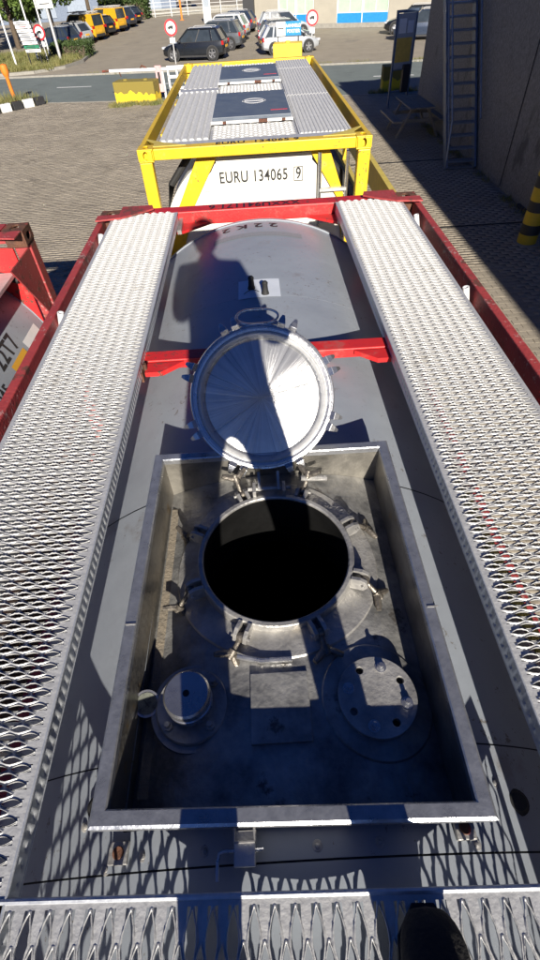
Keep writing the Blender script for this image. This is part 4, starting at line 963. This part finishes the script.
# ------------------------------------------------------------------ buildings behind
fb = thing('office_building', 'long beige building with blue window panels behind the parked cars', 'building', (.8,51.4,0), R(-23.2))
W_ = 30; wins = [(2.0,4.9),(6.7,10.6)]
b = MB(); xs = [0]+[v for w_ in wins for v in w_]+[W_]
for i in range(0, len(xs), 2): b.box(((xs[i]+xs[i+1])/2, 4, 2.6), (xs[i+1]-xs[i], 8, 5.2))
for (a, c_) in wins: b.box(((a+c_)/2, 4.1, 2.6), (c_-a, 7.8, 5.19)); b.box(((a+c_)/2,.15,4.3),(c_-a,.3,1.6)); b.box(((a+c_)/2,.1,.06),(c_-a,.2,.12))
b.build('wall', 'plaster', fb)
for (a, c_) in wins:
    n = 2; wd = (c_-a)/n
    for k in range(n):
        x = a+(k+.5)*wd
        f = MB().plate([(x-wd/2,.12),(x+wd/2,.12),(x+wd/2,3.5),(x-wd/2,3.5)], [[(x-wd/2+.08,.84),(x+wd/2-.08,.84),(x+wd/2-.08,3.42),(x-wd/2+.08,3.42)]], 0, .08, lambda x_, y_, z_: (x_, .06+z_, y_)).build('window', 'white', fb)
        MB().box((x,.12,2.13),(wd-.14,.02,2.6)).build('pane', 'glass_green', f); MB().box((x,.085,2.1),(.05,.03,2.5)).build('glazing_bar', 'white', f); MB().box((x,.05,.47),(wd-.08,.03,.68)).build('blue_panel', 'blue_panel', f)
MB().box((W_/2,4,5.25),(W_+.4,8.4,.12)).build('roof', 'trim', fb)
MB().box((W_/2,-.03,.14),(W_,.06,.28)).build('plinth', 'kerb', fb)
ob = thing('shade_gap_wall', 'black wall added for the shaded gap at the left end of the beige building', 'building', (-.2,50,0), R(80))  # added wall, its black colour stands in for the shaded gap
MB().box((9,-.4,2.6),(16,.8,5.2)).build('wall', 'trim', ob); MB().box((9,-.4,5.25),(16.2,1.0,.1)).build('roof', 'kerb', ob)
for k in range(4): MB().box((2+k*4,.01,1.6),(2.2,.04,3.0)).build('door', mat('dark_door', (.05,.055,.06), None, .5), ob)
yb = thing('yellow_trailer', 'long yellow trailer with white lower skirt parked behind the car park fence', 'trailer', (-9.4,83,0), R(8))
MB().box((0,0,2.6),(7.5,2.4,2.4)).build('body', 'van_yellow', yb, bevel=.03); MB().box((0,0,1.1),(7.4,2.3,.5)).build('chassis', 'white', yb)
for x in (-2.6,-1.6,2.4): MB().lathe([(.0001,0),(.45,0),(.45,.3),(.0001,.3)], (x,-1.0,.45), rotm('X',pi/2), 20).build('wheel', 'tyre', yb)
for k in range(3): MB().box((-2.4+k*2.4,-1.22,2.2),(1.6,.04,.9)).build('white_panel', 'white', yb)
bh = thing('warehouse', 'blue grey warehouse front behind the yellow vans', 'building', (-19,80,0), R(4))
MB().box((0,0,3.5),(22,8,7)).build('wall', mat('blue_grey_sheeting', (.16,.20,.27), (.10,.13,.19), .5), bh)
for k in range(5): MB().box((-8+k*4,-4.03,2.2),(2.6,.1,3.8)).build('shutter_door', mat('shutter', (.28,.33,.40), (.2,.24,.3), .5), bh)
MB().box((0,0,7.1),(22.4,8.4,.2)).build('roof', 'trim', bh)
fe = thing('fence', 'low grey mesh fence at the back of the car park', 'fence', (-6,72,0), R(3))
for k in range(8): MB().box((-5.5+k*1.8,0,.9),(.07,.07,1.8)).build('post', 'galv', fe)
for k in range(6): MB().box((.8,0,.3+k*.28),(12.6,.02,.03)).build('rail', 'galv', fe)
o = MB().box((0,0,.3),(13,.25,.6)).build('low_wall', 'kerb'); o.location = (-5,73,0); tag(o, 'low concrete wall below the fence at the back of the car park', 'wall')
for (x, y, lab) in ((-6.3,66,'orange marker post at the far edge of the car park'),):
    r = thing('marker_post', lab, 'post', (x,y,0)); MB().lathe([(.09,0),(.09,1.5),(.0001,1.55)], seg=14).build('post', 'orange', r, smooth=True); MB().lathe([(.0001,.05),(.2,.04),(.22,0)], seg=14).build('base', 'orange', r)
r = thing('information_pillar', 'white and grey information pillar between the fence and the white car', 'pillar', (-3.4,60.5,0)); MB().box((0,0,1.3),(.7,.3,2.6)).build('body', 'white', r, bevel=.03); MB().box((0,-.16,1.7),(.5,.02,1.2)).build('panel', 'stair_g', r)

# ------------------------------------------------------------------ vehicles
def car(name, label, cat, loc, heading, pm, kind='suv', group='parked cars', roofrack=False):
    r = thing(name, label, cat, loc, heading, group); r.scale = (.84,.84,.84)
    if kind == 'suv': L, W, H, belt, cab, tp = 4.45,.92,1.62,1.0,(-2.10,1.05,-1.70,.30), .37
    elif kind == 'hatch': L, W, H, belt, cab, tp = 4.1,.88,1.48,.93,(-1.98,1.10,-1.55,.25), .33
    else: L, W, H, belt, cab, tp = 4.4,.90,1.84,1.08,(-2.17,1.25,-2.08,.55), .33
    h = L/2
    st_ = [(-h,.80,.42,belt-.12),(-h+.08,.92,.30,belt-.02),(-h+.5,1,.24,belt),(0,1,.20,belt-.02),(cab[1]-.25,1,.20,belt-.04),(h-.85,.98,.22,belt-.10),(h-.35,.92,.24,belt-.22),(h-.08,.78,.30,belt-.34),(h,.62,.42,belt-.42)]
    secs = []
    for (x, f, z0, z1) in st_:
        w_ = W*f; zm = (z0+z1)/2+.1
        half = [(w_*.88,z0),(w_,z0+.12),(w_*1.0,zm),(w_*.985,zm+.1),(w_*.93,z1)]
        secs.append([(x, y, z) for y, z in half] + [(x, y*.5, z1+.03) for y, z in half[-1:]] + [(x, -half[-1][0]*.5, z1+.03)] + [(x, -y, z) for y, z in half[::-1]])
    loft(MB(), secs).build('body', pm, r, smooth=True, bevel=.0)
    x0, x1, x2, x3 = cab; wb, wt = W*.91, W*.72 if kind != 'van' else W*.80; zb, zt = belt-.03, H-.05
    g = MB(); bt = [(x0,-wb*.92),(x0,wb*.92),(0,wb),(x1,wb*.86),(x1+.08,0),(x1,-wb*.86),(0,-wb)]; tpn = [(x2,-wt*.95),(x2,wt*.95),((x2+x3)/2,wt),(x3,wt*.9),(x3+.06,0),(x3,-wt*.9),((x2+x3)/2,-wt)]
    n = 7; g.add([(x,y,zb) for x,y in bt]+[(x,y,zt) for x,y in tpn], [(i,(i+1)%n,(i+1)%n+n,i+n) for i in range(n)]+[tuple(range(n,2*n))]); g.build('window_glass', 'glass', r)
    rf = MB(); rf.add([(x*1.0+(.03 if x>0 else -.05),y*1.05,zt-.02) for x,y in tpn]+[(x*.97,y*.9,zt+.06) for x,y in tpn], [(i,(i+1)%n,(i+1)%n+n,i+n) for i in range(n)]+[tuple(range(n,2*n)),tuple(range(n))[::-1]]); roof = rf.build('roof', pm, r, smooth=True, bevel=.0)
    pl = MB()
    def P(side, t_, k): # point on side glass
        xb = x0+(x1-x0)*t_; xt = x2+(x3-x2)*t_; return Vector((xb+(xt-xb)*k, side*(wb*(.93 if t_ in (0,) else .97 if t_<.95 else .87)*(1-k)+wt*k*1.0)+side*.012, zb+(zt-zb)*k))
    for s in (-1,1):
        pl.bar(P(s,0.0,0),P(s,0.0,1),.16 if kind!='hatch' else .2,.04,(0,1,0)); pl.bar(P(s,1,0),P(s,1,1),.07,.04,(0,1,0)); pl.bar(P(s,.22,0),P(s,.2,1),.10,.03,(0,1,0))
        if kind == 'van':
            a_, b_ = P(s,.0,0), P(s,.55,1); pl.add([tuple(P(s,0,0)),tuple(P(s,.52,0)),tuple(P(s,.52,1)),tuple(P(s,0,1))],[(0,1,2,3)])
    build_each(pl, 'pillar', pm, r)
    pb = MB()
    for s in (-1,1): pb.bar(P(s,.58,0),P(s,.56,1),.07,.03,(0,1,0)); pb.bar((x0+.1,s*(W*.93+.006),belt-.015),(x1,s*(W*.93),belt-.05),.02,.03)
    for s in (-1,1): pb.box((x1-.25,s*(W+.09),belt+.06),(.12,.16,.12))
    pb.bar((-h*.55,W*.985,.25),(h*.5,W*.985,.25),.03,.1); pb.bar((-h*.55,-W*.985,.25),(h*.5,-W*.985,.25),.03,.1)
    pb.box((h-.02,0,.42),(.08,1.0,.18)); pb.box((-h+.0,0,.40),(.08,1.2,.2)); pb.build('trim', 'trim', r, bevel=.01)
    for x in (-h+.80, h-.86):
        for s in (-1,1):
            a = MB(); a.lathe([(tp+.06,-.01),(tp+.065,.012),(tp-.06,.014)], (x,s*(W-.012),tp), rotm('X', -s*pi/2), 28); a.lathe([(.0001,.004),(tp+.03,.004)], (x,s*(W-.010),tp+.0), rotm('X', -s*pi/2), 28); a.build('wheel_arch', 'trim', r)
            wh = MB().lathe([(tp*.66,.035),(tp*.94,.045),(tp,.03),(tp,-.18),(.1,-.18)], (x,s*(W-.0),tp), rotm('X', -s*pi/2), 32).build('wheel', 'tyre', r, smooth=True)
            ri = MB()
            for k in range(5):
                a_ = 2*pi*k/5+.3; ri.bar((x+.03*cos(a_), s*(W+.028), tp+.03*sin(a_)), (x+tp*.64*cos(a_), s*(W+.034), tp+tp*.64*sin(a_)), .02, .075, (-sin(a_),0,cos(a_)))
            ri.lathe([(tp*.60,.028),(tp*.66,.042),(tp*.70,.03)], (x,s*W,tp), rotm('X', -s*pi/2), 28); ri.lathe([(.0001,.045),(.05,.045),(.06,.03)], (x,s*W,tp), rotm('X', -s*pi/2), 12); ri.build('rim', 'rim', wh)
    for s in (-1,1):
        MB().box((h-.13,s*W*.66,belt-.30),(.20,.30,.13),rotm('Z',-s*.45)).build('headlight', 'lampglass', r, bevel=.03)
        MB().box((-h+.07,s*W*.82,belt-.12),(.16,.20,.22)).build('tail_light', 'tail', r, bevel=.03)
    MB().box((-h-.005,0,.68),(.02,.52,.12)).build('number_plate', M['sticker'] if kind != 'van' else M['sticker'], r); MB().box((h+.0,0,.42),(.10,.52,.11)).build('number_plate', 'sticker', r)
    for s in (-1,1): MB().tube([(x2+.25,s*wt*.85,zt+.06),(x2+.35,s*wt*.85,zt+.10),(x3-.25,s*wt*.85,zt+.10),(x3-.1,s*wt*.85,zt+.05)], .018, 6).build('roof_rail', 'galv', roof)
    if roofrack:
        for x in (-1.6,-.8,0): MB().bar((x,-.75,zt+.14),(x,.75,zt+.14),.05,.04).build('rack_bar', 'galv', roof)
        for y in (-.6,-.2,.2,.6): MB().bar((-1.9,y,zt+.19),(.7,y,zt+.19),.08,.05).build('rack_plank', 'galv', roof)
    return r
car('parked_car', 'black sport utility car parked side-on behind the round no-truck sign', 'car', (-2.95,36.5,0), R(167), 'car_black')
car('parked_car', 'dark grey car parked directly behind the black sport utility car', 'car', (-1.95,40.6,0), R(165), 'car_grey')
car('parked_car', 'white car third in the row behind the black sport utility car', 'car', (-1.6,45.2,0), R(163), 'car_white')
car('parked_car', 'navy car furthest back in the row behind the black sport utility car', 'car', (-.9,50.2,0), R(163), 'car_navy', 'hatch')
car('parked_car', 'silver hatchback parked beside the tall yellow block', 'car', (2.55,36.9,0), R(9), 'car_silver', 'hatch')
car('parked_car', 'grey estate parked second in the row behind the silver hatchback', 'car', (2.6,40.4,0), R(8), 'car_grey', 'hatch')
car('parked_car', 'silver grey car with dark windows, last before the blue windows', 'car', (2.8,45.0,0), R(6), 'car_silver', 'suv')
car('parked_car', 'black car parked by the beige wall, partly behind the notice board', 'car', (11.3,42.6,0), R(163), 'car_black', 'suv')
car('parked_car', 'dark blue car parked on the right, behind the blue notice board frame', 'car', (11.1,39.2,0), R(166), 'car_navy', 'suv')
car('parked_car', 'navy car with white sill, nearest the clipped hedge', 'car', (-13.6,46.2,0), R(152), 'car_navy', 'hatch')
car('parked_car', 'white car squeezed between the navy car and the first yellow van', 'car', (-13.4,49.2,0), R(152), 'car_silver', 'hatch')
car('delivery_van', 'yellow delivery van nearest the hedge, with a roof rack', 'van', (-13.1,51.9,0), R(152), 'van_yellow', 'van', 'yellow vans', True)
car('parked_car', 'black car parked between the two yellow vans', 'car', (-12.7,55.0,0), R(152), 'car_black', 'hatch')
car('delivery_van', 'yellow delivery van further back, with a roof rack', 'van', (-12.4,58.2,0), R(152), 'van_yellow', 'van', 'yellow vans', True)
car('parked_car', 'navy car parked just behind the further yellow van', 'car', (-12.1,62.0,0), R(152), 'car_navy', 'suv')
car('parked_car', 'black car last in the row behind the vans', 'car', (-11.9,65.6,0), R(152), 'car_black', 'hatch')
car('parked_car', 'black car at the left edge of the photo behind the flagpoles', 'car', (-19.0,45.5,0), R(100), 'car_black', 'hatch')

# ------------------------------------------------------------------ the photographer
def person():
    r = thing('person', 'person in dark work clothes standing on the cross walkway, toe of one black boot showing', 'person', (.02,-1.36,2.602)); r.scale = (1.02,1.0,1.03)
    J = {'pel':(0,-.10,.93),'wa':(0,-.11,1.08),'ch':(0,-.10,1.30),'nk':(-.0,-.08,1.47),'hb':(-.0,-.05,1.55),
         'hl':(-.10,-.10,.88),'kl':(-.165,-.05,.48),'al':(-.17,-.06,.09),'hr':(.10,-.10,.88),'kr':(.165,-.03,.48),'ar':(.19,.02,.09),
         'sl':(-.18,-.10,1.42),'el':(-.22,-.06,1.14),'wl':(-.12,.13,1.17),'sr':(.18,-.10,1.42),'er':(.22,-.06,1.14),'wr':(.10,.13,1.17)}
    Rr = {'pel':.15,'wa':.155,'ch':.165,'nk':.068,'hb':.06,'hl':.095,'kl':.078,'al':.062,'hr':.095,'kr':.078,'ar':.062,'sl':.08,'el':.055,'wl':.04,'sr':.08,'er':.055,'wr':.04}
    E_ = [('pel','wa'),('wa','ch'),('ch','nk'),('nk','hb'),('pel','hl'),('hl','kl'),('kl','al'),('pel','hr'),('hr','kr'),('kr','ar'),('ch','sl'),('sl','el'),('el','wl'),('ch','sr'),('sr','er'),('er','wr')]
    ks = list(J); me = bpy.data.meshes.new('body'); me.from_pydata([J[k] for k in ks], [(ks.index(a), ks.index(b_)) for a, b_ in E_], []); me.materials.append(M['person_cloth'])
    o = link(bpy.data.objects.new('body', me), r); sk = o.modifiers.new('skin', 'SKIN')
    for i, k in enumerate(ks): me.skin_vertices[0].data[i].radius = (Rr[k], Rr[k]*(.72 if k in ('pel','wa','ch') else 1)); 
    me.skin_vertices[0].data[0].use_root = True
    s = o.modifiers.new('sub', 'SUBSURF'); s.levels = 2; s.render_levels = 2
    # head with face features, cap of hair
    hd = MB(); cx, cy, czz = 0,-.03,1.66; n = 20
    prof = [(.0001,-.125),(.045,-.12),(.065,-.09),(.078,-.04),(.082,.01),(.082,.05),(.07,.09),(.04,.118),(.0001,.125)]
    hd.lathe(prof, (cx,cy,czz), rotm('X',-.25), 24); hd.tube([(0,.045,1.67),(0,.078,1.64),(0,.055,1.63)], [.008,.014,.008], 8)
    for s_ in (-1,1): hd.tube([(s_*.08,-.03,1.68),(s_*.092,-.035,1.66),(s_*.08,-.03,1.63)], [.008,.014,.008], 8)
    hd = hd.build('head', 'skin', r, smooth=True); hd.scale = (1.12,1.1,1.0)
    b = MB()
    for s_ in (-1,1): b.lathe([(.0001,.008),(.008,.006),(.011,0)], (s_*.03,.042,1.675), rotm('X',-pi/2), 10)
    b.box((0,.052,1.605),(.04,.008,.006)); b.build('eye_and_mouth', 'hair', hd)
    MB().lathe([(.087,-.03),(.090,.02),(.088,.06),(.074,.10),(.04,.13),(.0001,.137)], (cx,cy-.008,czz), rotm('X',-.05), 24).build('hair', 'hair', hd, smooth=True)
    # hands: palm + five fingers closing on the phone
    for s_ in (-1,1):
        wp_ = Vector((s_*.11,.13,1.17)); b = MB(); pc = Vector((s_*.075,.17,1.20)); b.tube([wp_, wp_.lerp(pc,.5), pc, pc+Vector((-s_*.01,.02,.02))], [.028,.034,.036,.028], 10)
        for k in range(4):
            q = pc+Vector((-s_*.01,.012,-.028+k*.019)); b.tube([q, q+Vector((-s_*.022,.026,.006)), q+Vector((-s_*.048,.018,.008)), q+Vector((-s_*(.06+.004*(k%3)),.006,.008))], [.0095,.009,.008,.006], 8)
        b.tube([pc+Vector((0,-.01,.02)), pc+Vector((-s_*.02,-.022,.04)), pc+Vector((-s_*.045,-.02,.05))], [.012,.0105,.008], 8)
        b.build('hand', 'skin', r, smooth=True)
    # boots
    for s_, ax_, ay_, ang_ in ((-1,-.17,-.09,.12),(1,.188,.045,-.04)):
        b = MB(); rm = rotm('Z', ang_)
        secs = []
        for (y, w_, z1) in ((-.10,.035,.10),(-.085,.05,.12),(-.03,.052,.13),(.04,.054,.125),(.09,.058,.105),(.14,.064,.085),(.18,.062,.072),(.21,.050,.060),(.232,.03,.045)):
            sec = [(w_*cos(t_), z1*.5+.008+(z1*.5)*sin(t_)) for t_ in np.linspace(0, 2*pi, 14, endpoint=False)]
            secs.append([tuple(rm@Vector((x, y, max(z,.006)))+Vector((ax_,ay_,0))) for x, z in sec])
        loft(b, secs); b.tube([tuple(Vector((ax_,ay_-.03,.07))), tuple(Vector((ax_,ay_-.045,.17))), tuple(Vector((ax_*.98,ay_-.055,.27)))], [.058,.062,.075], 14)
        o = b.build('boot', 'boot', r, smooth=True)
        sm = o.modifiers.new('sub','SUBSURF'); sm.levels = 1; sm.render_levels = 1
        MB().prism([tuple((rm@Vector((x,y,0))+Vector((ax_,ay_,0)))[:2]) for x, y in ((-.04,-.105),(.04,-.105),(.055,0),(.064,.12),(.055,.19),(.02,.236),(-.02,.236),(-.055,.19),(-.064,.12),(-.055,0))], .001, .014).build('boot_sole', 'rubber', o)
    return r
person()
ph = thing('phone', 'dark phone held in both hands above the cross walkway', 'phone', (.02,-1.125,3.83))
MB().box((-.0,0,0),(.075,.009,.155),rotm('X',-.73)).build('phone_body', 'trim', ph, bevel=.003)
MB().box((.0,-.006,.002),(.068,.001,.145),rotm('X',-.73)).build('phone_screen', 'glass', ph)
